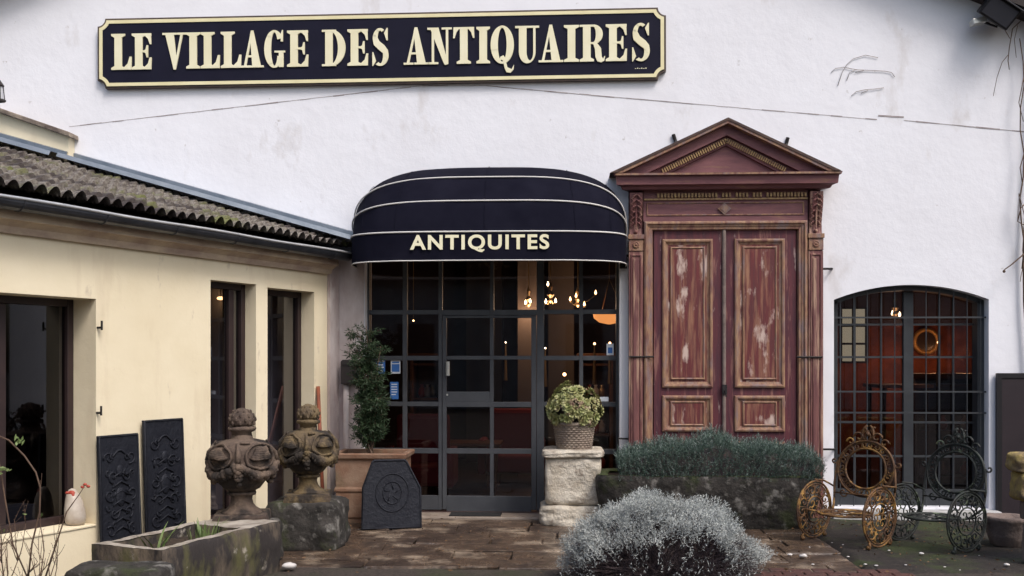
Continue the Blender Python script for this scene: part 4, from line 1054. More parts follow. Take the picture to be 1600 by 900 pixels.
# ---------------------------------------------------------------- cast iron firebacks
def fireback(P0, ex, ez, w_, h_, th, shape, label, relief, seed):
    """panel with corner P0, unit vectors ex (width), ez (height); en = outwards"""
    ex, ez = Vector(ex).normalized(), Vector(ez).normalized(); en = ex.cross(ez).normalized()
    if en.dot(CAM-Vector(P0)) < 0: en = -en
    root = empty('fireback', P0 + ex*w_/2, label, 'fireback', 'cast iron firebacks')
    T = Matrix(((ex.x,-en.x,ez.x,P0.x),(ex.y,-en.y,ez.y,P0.y),(ex.z,-en.z,ez.z,P0.z),(0,0,0,1)))
    if shape == 'rect': out = [(0,0),(w_,0),(w_,h_),(0,h_)]
    else: out = [(0,0),(w_,0),(w_*.98,h_*.58),(w_*.74,h_*.97),(w_*.70,h_),(w_*.19,h_),(w_*.15,h_*.97),(0,h_*.60)]
    b = MB().prism(out, -th, 0).xf(T); pl = b.build('plate', M['castiron'], root, bevel=.004)
    ins = []
    c = Vector((w_/2,h_/2))
    for x, z in out: ins.append((c.x+(x-c.x)*(1-.045/(w_/2)*1.0), c.y+(z-c.y)*(1-.045/(h_/2)*1.0)))
    b = MB(); n = len(out)
    mid = [((o_[0]*.75+i_[0]*.25), (o_[1]*.75+i_[1]*.25)) for o_, i_ in zip(out, ins)]
    b.tube([(x,-th-.003,z) for x,z in mid], .008, 6, closed=True)
    rn = random.Random(seed)
    if relief:
        def spiral(cx, cz, r_, t0, tw, sgn=1):
            b.tube([(cx+r_*(1-.8*t)*math.cos(t0+sgn*tw*t), -th-.004, cz+r_*(1-.8*t)*math.sin(t0+sgn*tw*t)) for t in np.linspace(0,1,16)], [.008]*8+[.006]*8, 5)
        for s in (-1,1):
            for k in range(6):
                spiral(w_/2+s*w_*(.17+.1*(k%2)), h_*(.12+.14*k), w_*.13, rn.uniform(0,6), 6.5, s)
                spiral(w_/2+s*w_*(.30-.12*(k%2)), h_*(.18+.13*k), w_*.07, rn.uniform(0,6), 5, -s)
        for k in range(7):
            b.tube([(w_*(.30),-th-.004,h_*(.25+.07*k)),(w_/2,-th-.010,h_*(.29+.07*k)),(w_*.70,-th-.004,h_*(.25+.07*k))],.007,5)
        b.ball((w_/2,-th,h_*.72), w_*.09, 10, 6, (1,.35,1.3)); b.ball((w_/2,-th,h_*.52), w_*.13, 10, 6, (1,.25,1.5))
        b.tube([(w_*(.32+.36*t),-th-.005,h_*(.83+.05*math.sin(t*math.pi))) for t in np.linspace(0,1,9)],.009,5)
    else:
        for (cz, rx_, rz_) in ((.52,.30,.34),(.52,.17,.20)):
            b.tube([(w_/2+rx_*w_*math.cos(t)*.9,-th-.003,h_*cz+rz_*h_*math.sin(t)*.8) for t in np.linspace(0,2*math.pi,28,endpoint=False)],.006,5,closed=True)
        for k in range(5):
            a_ = k*1.26; b.tube([(w_/2+w_*.05*math.cos(a_),-th-.003,h_*.52+h_*.05*math.sin(a_)),(w_/2+w_*.14*math.cos(a_+.4),-th-.003,h_*.52+h_*.14*math.sin(a_+.4))],.005,5)
    b.xf(T).build('relief', M['castiron'], pl, smooth=True)
    return root
for (px0, py0, px1, py1, lab, sd_) in ((150,683,213,675,'lower of two cast iron firebacks leaning on the cream wall, beside the window',4),
                                  (221,658,283,652,'tall cast iron fireback leaning on the cream wall, right of the shorter one',11)):
    u0, z_0 = FU(px0,py0,.03); u1, z_1 = FU(px1,py1,.03); h_ = (z_0+z_1)/2; lean = .05
    P0 = FP(u0, 0, .03+lean); top = FP(u0, h_, .03); ez = (top-P0); ex = -e_
    fireback(P0, ex, ez, u0-u1, ez.length, .022, 'rect', lab, True, sd_)

# ---------------------------------------------------------------- terracotta planter with shrub and third fireback
DP = 10.35
pa, pb = at(517, 820, DP), at(634, 820, DP)
pz = EYE - (709-HORIZON)/FPX*DP
pl_ = empty('terracotta_planter', ((pa.x+pb.x)/2, pa.y+.3, 0), 'weathered square terracotta planter left of the glazed entrance', 'planter')
def sqframe(mb, x0, x1, y0, y1, prof):  # prof (inset, z)
    base = len(mb.v)
    for i_, z in prof: mb.v += [(x0+i_,y0+i_,z),(x1-i_,y0+i_,z),(x1-i_,y1-i_,z),(x0+i_,y1-i_,z)]
    for j in range(len(prof)-1):
        for k in range(4): l = (k+1)%4; mb.f.append((base+j*4+k,base+j*4+l,base+(j+1)*4+l,base+(j+1)*4+k))
x0, x1, y0, y1 = pa.x, pb.x, pa.y+.02, pa.y+.62
b = MB(); sqframe(b, x0, x1, y0, y1, [(.05,-.01),(.05,.05),(.035,.07),(.035,pz*.45),(.022,pz*.46),(.022,pz*.50),(.035,pz*.52),(.03,pz-.07),(.0,pz-.05),(-.006,pz-.012),(.0,pz),(.05,pz),(.055,pz-.06)])
b.build('pot_body', M['terra'], pl_, bevel=.006)
MB().quad((x0+.05,y0+.05,pz-.05),(x1-.05,y0+.05,pz-.05),(x1-.05,y1-.05,pz-.05),(x0+.05,y1-.05,pz-.05)).build('soil', M['soil'], pl_)
f0, f1 = G(564,828), G(659,825); f0.y -= 0; 
ex = (f1-f0); ex.z = 0; wf = ex.length; hf = .685
fireback(Vector((f0.x,f0.y,0)), ex, Vector((.0,.10,1)), wf, hf, .022, 'cut', 'dark fireback with cut upper corners leaning on the terracotta planter by the entrance', False, 2)
# shrub in planter
sc_ = at(577, 707, DP-.05+.28); sb = Vector((sc_.x, y0+.28, pz-.05))
shr = empty('potted_shrub', sb, 'dark green feathery shrub growing in the terracotta planter beside the entrance', 'shrub')
b = MB(); tips = []
rn = random.Random(21)
for k in range(15):
    a_ = rn.uniform(0,6.28); lean = rn.uniform(.02,.15); Ht = rn.uniform(.55,1.36)
    pts = [sb+Vector((rn.uniform(-.05,.05),rn.uniform(-.05,.05),0))+Vector((math.cos(a_)*lean*t**1.2, math.sin(a_)*lean*t**1.2*.8, Ht*t)) for t in np.linspace(0,1,8)]
    b.tube(pts, [.008*(1-.7*i/7) for i in range(8)], 5)
    for i in range(2,8):
        for q in range(4):
            p = pts[i-1].lerp(pts[i], rn.random()); az2 = rn.uniform(0,6.28); l = rn.uniform(.08,.18)
            d = Vector((math.cos(az2),math.sin(az2),rn.uniform(.0,.8))).normalized()
            e2 = p+d*l; b.tube([p,p+d*l*.5+Vector((0,0,.01)),e2],[.003,.002,.001],4,cap=False)
            for s in np.linspace(.15,1,7): tips.append((tuple(p+d*l*s), tuple(d)))
b.build('stems', M['twig'], shr)
P = np.array([t[0] for t in tips]); D = np.array([t[1] for t in tips]); K = 5
P = np.repeat(P,K,0)+rng.normal(size=(len(P)*K,3))*.010; D = np.repeat(D,K,0)+rng.normal(size=(len(P),3))*.8; D[:,2] -= .25
v, f = leaves(P, D, rng.uniform(.03,.065,len(P)), rng.uniform(.007,.013,len(P)), seed=3)
addl(MB(), v, f).build('foliage', M['conifer'], shr)
# a leaning pole
u_, z_ = FU(498, 604, .03)
pq = at(499, 605, 9.9); g_ = at(504, 800, 9.85)
tp = FP(.42, 0, .055)
w0 = W(497,604,.35)
pb0 = W(506,790,.65)
tag(MB().tube([(pb0.x,pb0.y,0),(w0.x,w0.y,w0.z)],.020,8).build('wooden_pole', M['stick'], smooth=True),'thin reddish brown pole leaning in the corner behind the lichen-covered urn','pole')

# ---------------------------------------------------------------- door mat, pebbles
m0, m1 = G(697,812,.024), G(782,808,.024)
tag(MB().box((m0.x,-.30,.0235),(m1.x,-.06,.034)).build('door_mat', M['mat'], bevel=.004),'thin black mat on the doorstep before the glazed door','mat')
def pebble(px, py, r_, lab, sd, m='pebble', name='pebble'):
    g = G(px, py); o = MB().ball((0,0,r_*.5), r_, 10, 7, (1.3,1,.6)).jitter(r_*.35, 20, sd); o.xf(Matrix.Translation((g.x,g.y,.01)))
    return tag(o.build(name, M[m], smooth=True), lab, 'stone')
pebble(1255,873,.030,'largest white pebble on the red paving before the rusty chair',1)
pebble(452,890,.042,'white stone lying on the ground at the right foot of the planted trough',2)
pebble(1234,870,.017,'small pale pebble just left of the largest white one',3)
pebble(1440,868,.015,'pale pebble on the moss in front of the green chair',4)
pebble(1573,886,.02,'pale pebble beside the foot of the yellow stone pedestal',5)
b_ = [(1325,872),(1352,884),(1369,886),(1415,885),(1476,888),(1300,850),(1389,862),(1317,853),(1265,857),(1530,870),(1500,893),(1270,884)]
for i, (px, py) in enumerate(b_):
    g = G(px, py); o = MB().ball((g.x,g.y,.012), random.uniform(.006,.012), 8, 5, (1.4,1,.5)).build('pebble', M['pebble'], smooth=True)
    tag(o, 'tiny pale pebble scattered on the ground before the iron chairs', 'stone', 'tiny pebbles before the iron chairs')

# fallen leaves and grit
P = []; 
for k in range(520):
    x = random.uniform(-2.6, 4.6); y = random.uniform(-3.2, -.12)
    if k % 3 == 0: x = random.uniform(2.6, 4.8); y = random.uniform(-2.6, -.3)
    P.append((x, y, .018+random.uniform(0,.006)))
Dl = rng.normal(size=(len(P),3)); Dl[:,2] *= .12
v, f = leaves(np.array(P), Dl, rng.uniform(.012,.045,len(P)), rng.uniform(.008,.022,len(P)), seed=11)
tag(addl(MB(), v, f).build('leaf_litter', M['litter']), 'small dry leaves and grit scattered over the courtyard paving', 'leaves', kind='stuff')

# ---------------------------------------------------------------- stone pedestal with basket plant
DQ = 10.3
def zq(py, d): return EYE-(py-HORIZON)/FPX*d
c_ = at(894, 822, DQ+.27)
pc = Vector((c_.x, c_.y, 0))
pdl = empty('stone_pedestal', pc, 'rough pale limestone pedestal carrying a potted succulent right of the entrance door', 'pedestal')
sq_ = FPX/DQ
def pbox(name, px0, px1, py0, py1, m, sd, amp, dd=.55, n=14):
    hw_ = (px1-px0)/2/sq_; cxp = at((px0+px1)/2, 700, DQ+.27).x
    return rock(name, (cxp-hw_, pc.y-dd/2, zq(py1,DQ)), (cxp+hw_, pc.y+dd/2, zq(py0,DQ)), m, None, None, sd, amp, parent=pdl, n=n)
pbox('base', 843, 944, 790, 826, M['ped'], 11, .034, .60); pbox('shaft', 851, 940, 712, 792, M['ped'], 12, .018, .54); pbox('cap', 847, 944, 704, 716, M['ped'], 13, .018, .60)
topz = zq(705, DQ)
bk = empty('basket_pot', Vector((pc.x+.02, pc.y-.05, topz)), 'grey woven basket pot on top of the limestone pedestal', 'pot')
b = MB(); r0_, r1_ = .165, .200; hB = .27
rings = 12
for k in range(rings):
    t = k/(rings-1); r_ = r0_+(r1_-r0_)*t
    b.tube([(bk.location.x+(r_+.008*(1 if (i+k)%2 else -1))*math.cos(i*math.pi/24), bk.location.y+(r_+.008*(1 if (i+k)%2 else -1))*math.sin(i*math.pi/24), topz+.012+t*(hB-.02)) for i in range(48)], .013, 5, closed=True)
b.build('weave', M['basket'], bk, smooth=True)
MB().lathe([(r0_-.012,.0),(r1_-.014,hB-.01)], bk.location, 24).build('liner', M['soil'], bk)
MB().tube([(bk.location.x+(r1_+.006)*math.cos(t), bk.location.y+(r1_+.006)*math.sin(t), topz+hB) for t in np.linspace(0,2*math.pi,32,endpoint=False)], .020, 7, closed=True).build('rim', M['basket'], bk, smooth=True)
su = empty('succulent_plant', Vector((bk.location.x, bk.location.y, topz+hB-.01)), 'rounded yellow-green succulent filling the basket pot on the pedestal', 'plant')
b = MB(); cc = su.location + Vector((0,0,.13)); rn = random.Random(5)
for k in range(230):
    u_ = rn.random()*2*math.pi; v_ = math.asin(rn.uniform(-.42,1)); rr = rn.uniform(.82,1.02)
    d = Vector((math.cos(u_)*math.cos(v_), math.sin(u_)*math.cos(v_), math.sin(v_))); p = cc+Vector((d.x*.28,d.y*.27,d.z*.27+.03*math.sin(u_*3)))*rr
    nl = 8; ax1 = d.orthogonal().normalized(); ax2 = d.cross(ax1); Rr = rn.uniform(.040,.066)
    for L in range(2):
        for i in range(nl-L*2):
            a_ = 2*math.pi*i/(nl-L*2)+L*.4+k; o_ = (ax1*math.cos(a_)+ax2*math.sin(a_)); tip = p+o_*Rr*(1-.4*L)+d*(.010+.016*L)
            s = (ax2*math.cos(a_)-ax1*math.sin(a_))*Rr*.42
            md = p.lerp(tip,.62)-d*.008
            base = len(b.v); b.v += [tuple(p-d*.015), tuple(md+s), tuple(tip), tuple(md-s), tuple(md+d*.007)]
            b.f += [(base,base+1,base+4),(base+1,base+2,base+4),(base+2,base+3,base+4),(base+3,base,base+4)]
b.build('rosettes', M['succ'], su, smooth=False)
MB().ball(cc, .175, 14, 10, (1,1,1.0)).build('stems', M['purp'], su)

# ---------------------------------------------------------------- big mossy trough with blue-green hedge plant
DT = 9.95
ta, tb = at(932, 830, DT), at(1288, 830, DT); zt = zq(746, DT)
bt = empty('mossy_trough', ((ta.x+tb.x)/2, ta.y+.35, 0), 'large dark mossy stone trough standing before the old maroon doorway', 'trough')
TY0 = (ta.y+tb.y)/2; TY1 = TY0+.78
b = MB()
def sqr(u, inset):   # rounded rectangle plan
    cx_, cy_ = (ta.x+tb.x)/2, (TY0+TY1)/2; hx_2 = (tb.x-ta.x)/2-inset; hy_2 = (TY1-TY0)/2-inset
    t = 2*math.pi*u; c_, s_ = math.cos(t), math.sin(t); n = .36
    return cx_+hx_2*math.copysign(abs(c_)**(n*.6), c_), cy_+hy_2*math.copysign(abs(s_)**n, s_)
def fr(u, v):
    x, y = sqr(u, .14*(1-min(1, v*1.1))**1.6 + .012*(v > .97))
    return Vector((x, y, -.04+(zt+.04)*v))
slabgrid(b, fr, 240, 22)
b.jitter(.022, 4, 6).build('basin', M['dktrough'], bt, smooth=True, weld=True)
b = MB(); wt2 = .13
sqf = MB(); 
def rim(u, v):
    x, y = sqr(u, wt2*v + .010); return Vector((x, y, zt+.004-.015*(v > .9)))
slabgrid(b, rim, 240, 5); b.jitter(.018, 4, 6).build('rim', M['moss'], bt, smooth=True)
b = MB(); slabgrid(b, lambda u,v: Vector((ta.x+.1+(tb.x-ta.x-.2)*u, TY0+.1+(TY1-TY0-.2)*v, zt-.03)), 30, 8); b.jitter(.02,6,2).build('soil', M['soil'], bt)
# the hedge plant: upright sprigs
hx0, hx1 = at(962, 745, DT+.35).x, at(1276, 745, DT+.35).x
hg = empty('lavender_hedge', ((hx0+hx1)/2, TY0+.4, zt-.03), 'dense blue-green low hedge plant filling the mossy trough under the doorway', 'shrub')
N = 5200
X = rng.uniform(hx0+.02, hx1-.02, N); Y = rng.uniform(TY0+.10, TY1-.12, N)
def htop(x, y):
    e1 = np.clip((x-hx0)/.30,0,1)**.6*np.clip((hx1-x)/.30,0,1)**.6; e2 = np.clip((y-TY0-.04)/.14,0,1)**.5
    return (.335+.045*np.sin(x*5.3)+.03*np.sin(x*13+1)+.02*np.sin(y*17+x*3))*(.30+.70*e1)*(.6+.4*e2)
Ht = htop(X,Y); front = rng.random(N)<.35
Z = np.where(front, rng.uniform(.0,1,N), rng.uniform(.72,1.12,N))*Ht
Y = np.where(front, TY0+rng.uniform(-.02,.12,N), Y)
C = np.stack([X,Y,zt-.03+Z],1)
out = np.stack([(X-(hx0+hx1)/2)*.12+rng.normal(size=N)*.25, np.where(front,-.7,-.1)+rng.normal(size=N)*.25, np.ones(N)*rng.uniform(.6,1.2,N)],1)
out /= np.linalg.norm(out,axis=1,keepdims=True)
K = 9; Pk = np.repeat(C,K,0)+np.repeat(out,K,0)*np.tile(np.linspace(-.045,.035,K),N)[:,None]; Dk = np.repeat(out,K,0)*.9+rng.normal(size=(N*K,3))*.55
v, f = leaves(Pk, Dk, rng.uniform(.018,.036,N*K), rng.uniform(.0035,.006,N*K), seed=5)
sel = rng.random(N)<.16
addl(MB(), v, f).build('foliage', M['teal'], hg)
n2 = int(N*.16); idx = rng.choice(N, n2, False); C2 = np.repeat(C[idx],6,0)+np.repeat(out[idx],6,0)*np.tile(np.linspace(0,.06,6),n2)[:,None]
v, f = leaves(C2, np.repeat(out[idx],6,0)+rng.normal(size=(n2*6,3))*.4, rng.uniform(.02,.035,n2*6), .005, seed=6)
addl(MB(), v, f).build('young_shoots', M['teal2'], hg)
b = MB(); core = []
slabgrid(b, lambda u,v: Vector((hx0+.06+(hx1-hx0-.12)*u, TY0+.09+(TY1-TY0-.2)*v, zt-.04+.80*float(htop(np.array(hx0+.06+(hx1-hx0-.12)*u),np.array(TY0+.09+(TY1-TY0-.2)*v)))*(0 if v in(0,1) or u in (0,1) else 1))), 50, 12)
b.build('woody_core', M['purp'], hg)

# ---------------------------------------------------------------- silver shrub in front
DS = 7.65; sg = at(1034, 912, DS); RX = 161/FPX*DS*.985; HS = zq(783, DS)
sh_ = empty('silver_shrub', Vector((sg.x,sg.y,0)), 'round silver-leaved shrub with dark purple stems in the front of the courtyard', 'shrub')
N = 11500
u_ = rng.uniform(0, 2*np.pi, N); cz_ = rng.uniform(-.05, 1, N); sz_ = np.sqrt(1-cz_**2)
d = np.stack([np.cos(u_)*sz_, np.sin(u_)*sz_, cz_], 1)
lump = 1+np.array([.16*NZ.noise(Vector(q)*2.1)+.09*NZ.noise(Vector(q)*5.5) for q in d])+.05*np.sin(d[:,0]*3.1+2.0)+.055*np.sin(d[:,0]*9+1)*np.cos(d[:,1]*7)+.035*np.sin(d[:,2]*17+d[:,0]*11)
keep = (cz_ > .66+.09*np.sin(u_*4.0+.6)+rng.normal(size=N)*.09-.95*np.maximum(0, np.abs(d[:,0])-.45)) | (rng.random(N) < .06)
keep |= (d[:,1] > .1)
d = d[keep]; lump = lump[keep]; N = len(d); rad_ = rng.uniform(.86,1.03,N)*lump
C = np.stack([sg.x+d[:,0]*RX*rad_, sg.y+d[:,1]*RX*.95*rad_, np.maximum(.02, .10+d[:,2]*(HS-.10)*rad_)],1)
out = d*np.array([.8,.8,.5])+np.array([0,0,.75])+rng.normal(size=(N,3))*.28; out /= np.linalg.norm(out,axis=1,keepdims=True)
K = 8; Pk = np.repeat(C,K,0)+np.repeat(out,K,0)*np.tile(np.linspace(-.05,.03,K),N)[:,None]+rng.normal(size=(N*K,3))*.004
Dk = np.repeat(out,K,0)*.8+rng.normal(size=(N*K,3))*.6
v, f = leaves(Pk, Dk, rng.uniform(.014,.030,N*K), rng.uniform(.0035,.0065,N*K), seed=8)
addl(MB(), v, f).build('foliage', M['silver'], sh_)
b = MB(); rn = random.Random(3)
for k in range(3600):
    u2 = rn.uniform(0,6.283); c2 = rn.uniform(.0,1); s2 = math.sqrt(1-c2*c2); dd = Vector((math.cos(u2)*s2, math.sin(u2)*s2, c2))
    if dd.y > .35: continue
    end = Vector((sg.x+dd.x*RX*.97, sg.y+dd.y*RX*.93, .06+dd.z*(HS-.1)))*1.0
    r3 = rn.uniform(.80,1.02); st = Vector((sg.x+dd.x*RX*.35, sg.y+dd.y*RX*.35, .03+dd.z*.15)); end = st.lerp(end, r3)+Vector((0,0,rn.uniform(0,.05)))
    mid = st.lerp(end,.55)+Vector((rn.uniform(-.03,.03),rn.uniform(-.03,.03),.03)); b.tube([st,mid,end],[.0035,.0028,.0012],3,cap=False)
    for q in range(2):
        s_ = mid.lerp(end, rn.uniform(.1,.7)); b.tube([s_, s_+Vector((rn.uniform(-.05,.05),rn.uniform(-.05,.02),rn.uniform(.03,.09)))],[.002,.001],3,cap=False)
b.build('stems', M['purp'], sh_)
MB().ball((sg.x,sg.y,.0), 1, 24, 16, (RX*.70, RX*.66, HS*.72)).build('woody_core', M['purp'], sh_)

# ---------------------------------------------------------------- iron lace chairs
def make_chair(m, label):
    root = empty('iron_chair', (0,0,0), label, 'chair', 'ornate iron garden chairs')
    B = lambda mb, nm, p=root: mb.build(nm, m, p, smooth=True, local=True)
    def ringt(mb, fn, r_, t=.009, n=40, rz_=None, a0_=0, a1_=2*math.pi):
        rz_ = rz_ or r_
        cl = abs(a1_-a0_-2*math.pi) < 1e-6
        mb.tube([fn(r_*math.cos(a_), rz_*math.sin(a_)) for a_ in np.linspace(a0_,a1_,n,endpoint=not cl)], t, 6, closed=cl)
    def spir(mb, fn, cx, cz, r_, t0, tw, t=.006, n=14):
        mb.tube([fn(cx+r_*(1-.82*k)*math.cos(t0+tw*k), cz+r_*(1-.82*k)*math.sin(t0+tw*k)) for k in np.linspace(0,1,n)], t, 5)
    # seat
    sz = .29; fn = lambda x, z: (x, z-.05, sz)
    b = MB(); ringt(b, fn, .235, .012); ringt(b, fn, .21, .007)
    ringt(b, fn, .06, .007, 16)
    for k in range(12):
        a_ = k*math.pi/6; b.tube([fn(.06*math.cos(a_),.06*math.sin(a_)), fn(.13*math.cos(a_+.25),.13*math.sin(a_+.25)), fn(.21*math.cos(a_),.21*math.sin(a_))], .006, 5)
        spir(b, fn, .155*math.cos(a_+.26), .155*math.sin(a_+.26), .035, a_, 5)
    B(b, 'seat')
    # side discs: arms and legs in one
    for s in (-1, 1):
        sx_ = s*.33; cz_ = .290; fn = lambda y, z, sx_=sx_: (sx_, y-.03, cz_+z)
        b = MB(); ringt(b, fn, .280, .010, 48); ringt(b, fn, .255, .007, 44); ringt(b, fn, .13, .008, 30)
        for k in range(14):
            a_ = 2*math.pi*k/14; spir(b, fn, .193*math.cos(a_), .193*math.sin(a_), .050, a_, 6.5*(1 if k%2 else -1), .0075)
            b.tube([fn(.13*math.cos(a_+.2),.13*math.sin(a_+.2)), fn(.255*math.cos(a_+.25),.255*math.sin(a_+.25))], .0055, 5)
        for k in range(6):
            a_ = k*math.pi/3; spir(b, fn, .075*math.cos(a_), .075*math.sin(a_), .045, a_+2, 6, .006)
        sd2 = B(b, 'side_disc')
        for yy in (-.19,.17):
            b = MB(); b.tube([(sx_,yy-.02,.07),(sx_+s*.015,yy-.03,.035),(sx_,yy-.03,.018)],[.012,.014,.010],6); b.ball((sx_,yy-.03,.022),.022,8,6); B(b, 'foot', sd2)
        b = MB(); b.tube([(sx_,-.20,sz+.02),(s*.25,-.12,sz),(s*.22,-.08,sz)],.009,6); B(b, 'seat_brace', sd2)
        b = MB(); b.tube([(sx_,.12,sz+.02),(s*.24,.04,sz)],.009,6); B(b, 'seat_brace', sd2)
    # back
    bz = .70; tilt_ = .14; by = .30
    fn = lambda x, z: (x, by+tilt_*(z), bz+z)
    b = MB(); ringt(b, fn, .285, .013, 52, .275); ringt(b, fn, .205, .012, 44, .20); ringt(b, fn, .268, .006, 44, .258)
    for k in range(22):
        a_ = 2*math.pi*k/22; spir(b, fn, .243*math.cos(a_), .235*math.sin(a_), .032, a_, 6*(1 if k%2 else -1), .0075, 12)
        b.tube([fn(.205*math.cos(a_+.14),.20*math.sin(a_+.14)), fn(.268*math.cos(a_+.05),.258*math.sin(a_+.05))], .006, 5)
    back = B(b, 'backrest')
    b = MB()
    for s in (-1, 1):
        b.tube([fn(s*.02,.27), fn(s*.06,.33), fn(s*.045,.40), fn(s*.015,.43)], .012, 6); spir(b, fn, s*.09, .31, .055, 0 if s>0 else math.pi, s*6, .011)
        spir(b, fn, s*.17, .26, .045, 0 if s>0 else math.pi, s*6, .009); b.tube([fn(0,.26),fn(s*.03,.32),fn(0,.38)],.009,6)
        spir(b, fn, s*.05, .38, .035, 1, s*5, .009)
    b.ball(fn(0,.345), .024, 8, 6)
    B(b, 'crest', back)
    b = MB()
    for s in (-1, 1):
        b.tube([fn(s*.29,.05), (s*.31,by-.02,.54), (s*.30,by-.04,.38), (s*.24,.14,sz)], .011, 6); spir(b, fn, s*.325, .06, .036, 0 if s<0 else math.pi, s*6, .009)
        b.tube([(s*.31,by-.03,.50),(s*.36,by-.12,.56),(s*.34,.0,.585)], .010, 6)
        spir(b, lambda x, z: (s*.20+x*.8, by-.05, .45+z), 0, 0, .055, 0, s*6, .007)
    b.tube([(-.30,by-.05,.44),(.30,by-.05,.44)],.008,6)
    B(b, 'back_stay', back)
    return root
ch = make_chair(M['rust'], 'rusty orange iron lace chair with round back, left of its green twin')
g = at(1325, 812, 9.35); ch.location = (g.x, g.y, 0); ch.rotation_euler.z = R(-46); ch.scale = (1,1,.93)
c2 = copy_tree(ch); 
for o in [c2]+list(c2.children_recursive):
    if o.type == 'MESH': o.data = o.data.copy(); o.data.materials.clear(); o.data.materials.append(M['greeniron'])
c2['label'] = 'dark green iron lace chair with round back, right of the rusty one'
g = at(1461, 812, 9.15); c2.location = (g.x, g.y, 0); c2.rotation_euler.z = R(-54); c2.scale = (1,1,.92)

# ---------------------------------------------------------------- right edge: dark panel, pots, yellow stone
x0 = W(1557,700,.05).x
pn = empty('dark_panel', (x0+.35, -.06, 0), 'tall plain dark panel leaning on the wall at the right edge', 'panel')
b = MB().box((x0,-.055,.0),(x0+.75,-.02,W(1560,583,.05).z)); b.build('board', M['panel'], pn, bevel=.004)
MB().ring(x0+.0,.0,x0+.75,W(1560,583,.05).z,[(0,0),(0,.012),(.05,.012),(.055,0)],-.055).build('edge_frame', M['lampblack'], pn)
DY = 8.25; gy_ = at(1640, 880, DY+.3); zA_ = lambda py: zq(py, DY)
yp = empty('yellow_pedestal', (gy_.x, gy_.y, 0), 'lichen-yellow carved stone pedestal cut by the right edge of the photo', 'pedestal')
sY_ = FPX/DY
def ybox(name, l, py0, py1, m, sd, amp, n=10):
    x0 = at(l, 800, DY+.30).x; hw_ = gy_.x-x0
    return rock(name, (x0, gy_.y-.30-.02*(815-py0)/30*0, zA_(py1)), (gy_.x+hw_, gy_.y-.30+min(.34,hw_*.7), zA_(py0)), m, None, None, sd, amp, parent=yp, n=n)
ybox('base', 1588, 815, 890, M['pinkstone'], 3, .02); ybox('shaft', 1584, 785, 818, M['pinkstone'], 4, .01); ybox('scroll_capital', 1574, 738, 787, M['yellow'], 5, .03); ybox('shelf', 1567, 710, 740, M['yellow'], 6, .018)
gp = at(1574, 852, 9.15); tP = empty('stone_pot', (gp.x, gp.y, 0), 'squat dark stone pot between the wall and the yellow pedestal', 'pot')
MB().lathe([(.11,0),(.14,.02),(.17,.12),(.185,.22),(.20,.24),(.20,.27),(.16,.27),(.15,.22),(.01,.20)], gp-Vector((0,0,gp.z)), 28).jitter(.008,9).build('body', M['pinkstone'], tP, smooth=True)
# climber at the right edge
vt = W(1612, 300, .12)
vn = empty('bare_climber', (vt.x, vt.y, 0), 'bare climbing branches hanging at the right edge of the white wall', 'climber')
b = MB(); rn = random.Random(4)
b.tube([W(1606+6*math.sin(k), 800-82*k, .06) for k in range(11)], [.024-.0012*k for k in range(11)], 7)
b.tube([W(1597+4*math.sin(k*1.7), 420-36*k, .10) for k in range(11)], [.008-.0003*k for k in range(11)], 6)
b.build('trunk', M['twig'], vn, smooth=True)
for pts, r_ in (([(1602,395,.1),(1594,402,.12),(1580,414,.14),(1570,421,.14),(1567,425,.14)],.008),([(1600,320,.1),(1595,325,.12),(1590,346,.14),(1597,350,.14),(1603,352,.1)],.007),
    ([(1598,30,.1),(1582,45,.1),(1577,75,.1),(1575,95,.08),(1577,109,.08)],.006),([(1575,86,.1),(1566,97,.09),(1558,120,.08),(1552,150,.08)],.004),([(1590,40,.1),(1585,62,.1),(1588,90,.1)],.004),
    ([(1600,120,.1),(1592,160,.1),(1599,190,.1)],.005),([(1603,230,.1),(1594,262,.1),(1598,290,.1)],.006),([(1604,350,.1),(1592,302,.12),(1591,322,.12),(1590,345,.12)],.005),([(1600,410,.1),(1596,428,.1),(1594,440,.1)],.004),
    ([(1570,8,.3),(1566,40,.2),(1578,60,.1)],.005)):
    q = [W(*p) for p in pts]; MB().tube(q, [r_*(1-.4*i/len(q)) for i in range(len(q))], 5).build('twig', M['twig'], vn, smooth=True)
MB().ball(W(1569,424,.14), .016, 7, 5).build('bud', M['twig'], vn, smooth=True)

# ---------------------------------------------------------------- left window sill and rose bush
u_, z_ = FU(118, 822, -.10)
hp = FP(u_, zsill+.017, -.10)
dH = (hp-CAM).dot(Vector((-sY,cY,0))); hh = 57/FPX*dH
hen = empty('ceramic_ornament', hp, 'white egg-shaped ceramic ornament with red top on the cream window sill', 'ornament')
rH = 16/FPX*dH
hx_ = -.25
b = MB().lathe([(rH*.62,0),(rH*.9,hh*.06),(rH*1.0,hh*.22),(rH*.96,hh*.42),(rH*.80,hh*.66),(rH*.60,hh*.84),(rH*.34,hh*.96),(rH*.05,hh)], (0,0,0), 24)
b.v = [(x-rH*.35*(z/hh)**1.6, y, z) for x,y,z in b.v]
b.xf(Matrix.Translation(hp)).build('egg_body', M['ceram'], hen, smooth=True)
b = MB(); b.ball(hp+Vector((-rH*.25,-rH*.35,hh*.88)), rH*.38, 10, 7, (1,.6,.7)); b.ball(hp+Vector((-rH*.05,-rH*.45,hh*.82)), rH*.25, 8, 6, (.8,.6,1)); b.build('red_crown', M['redglaze'], hen, smooth=True)
# trough-like window box with a small plant inside the left window
u2, _ = FU(20, 790, -.75)
wb = empty('window_box', FP(u2, zsill+.05, -.75), 'pale planter box standing behind the glass of the left window', 'planter')
b = MB(); b.obox(FP(u2-.14, zsill-.02, -.82), e_*.5, n_*.16, (0,0,.16)); b.build('box', M['curtain'], wb, bevel=.006)
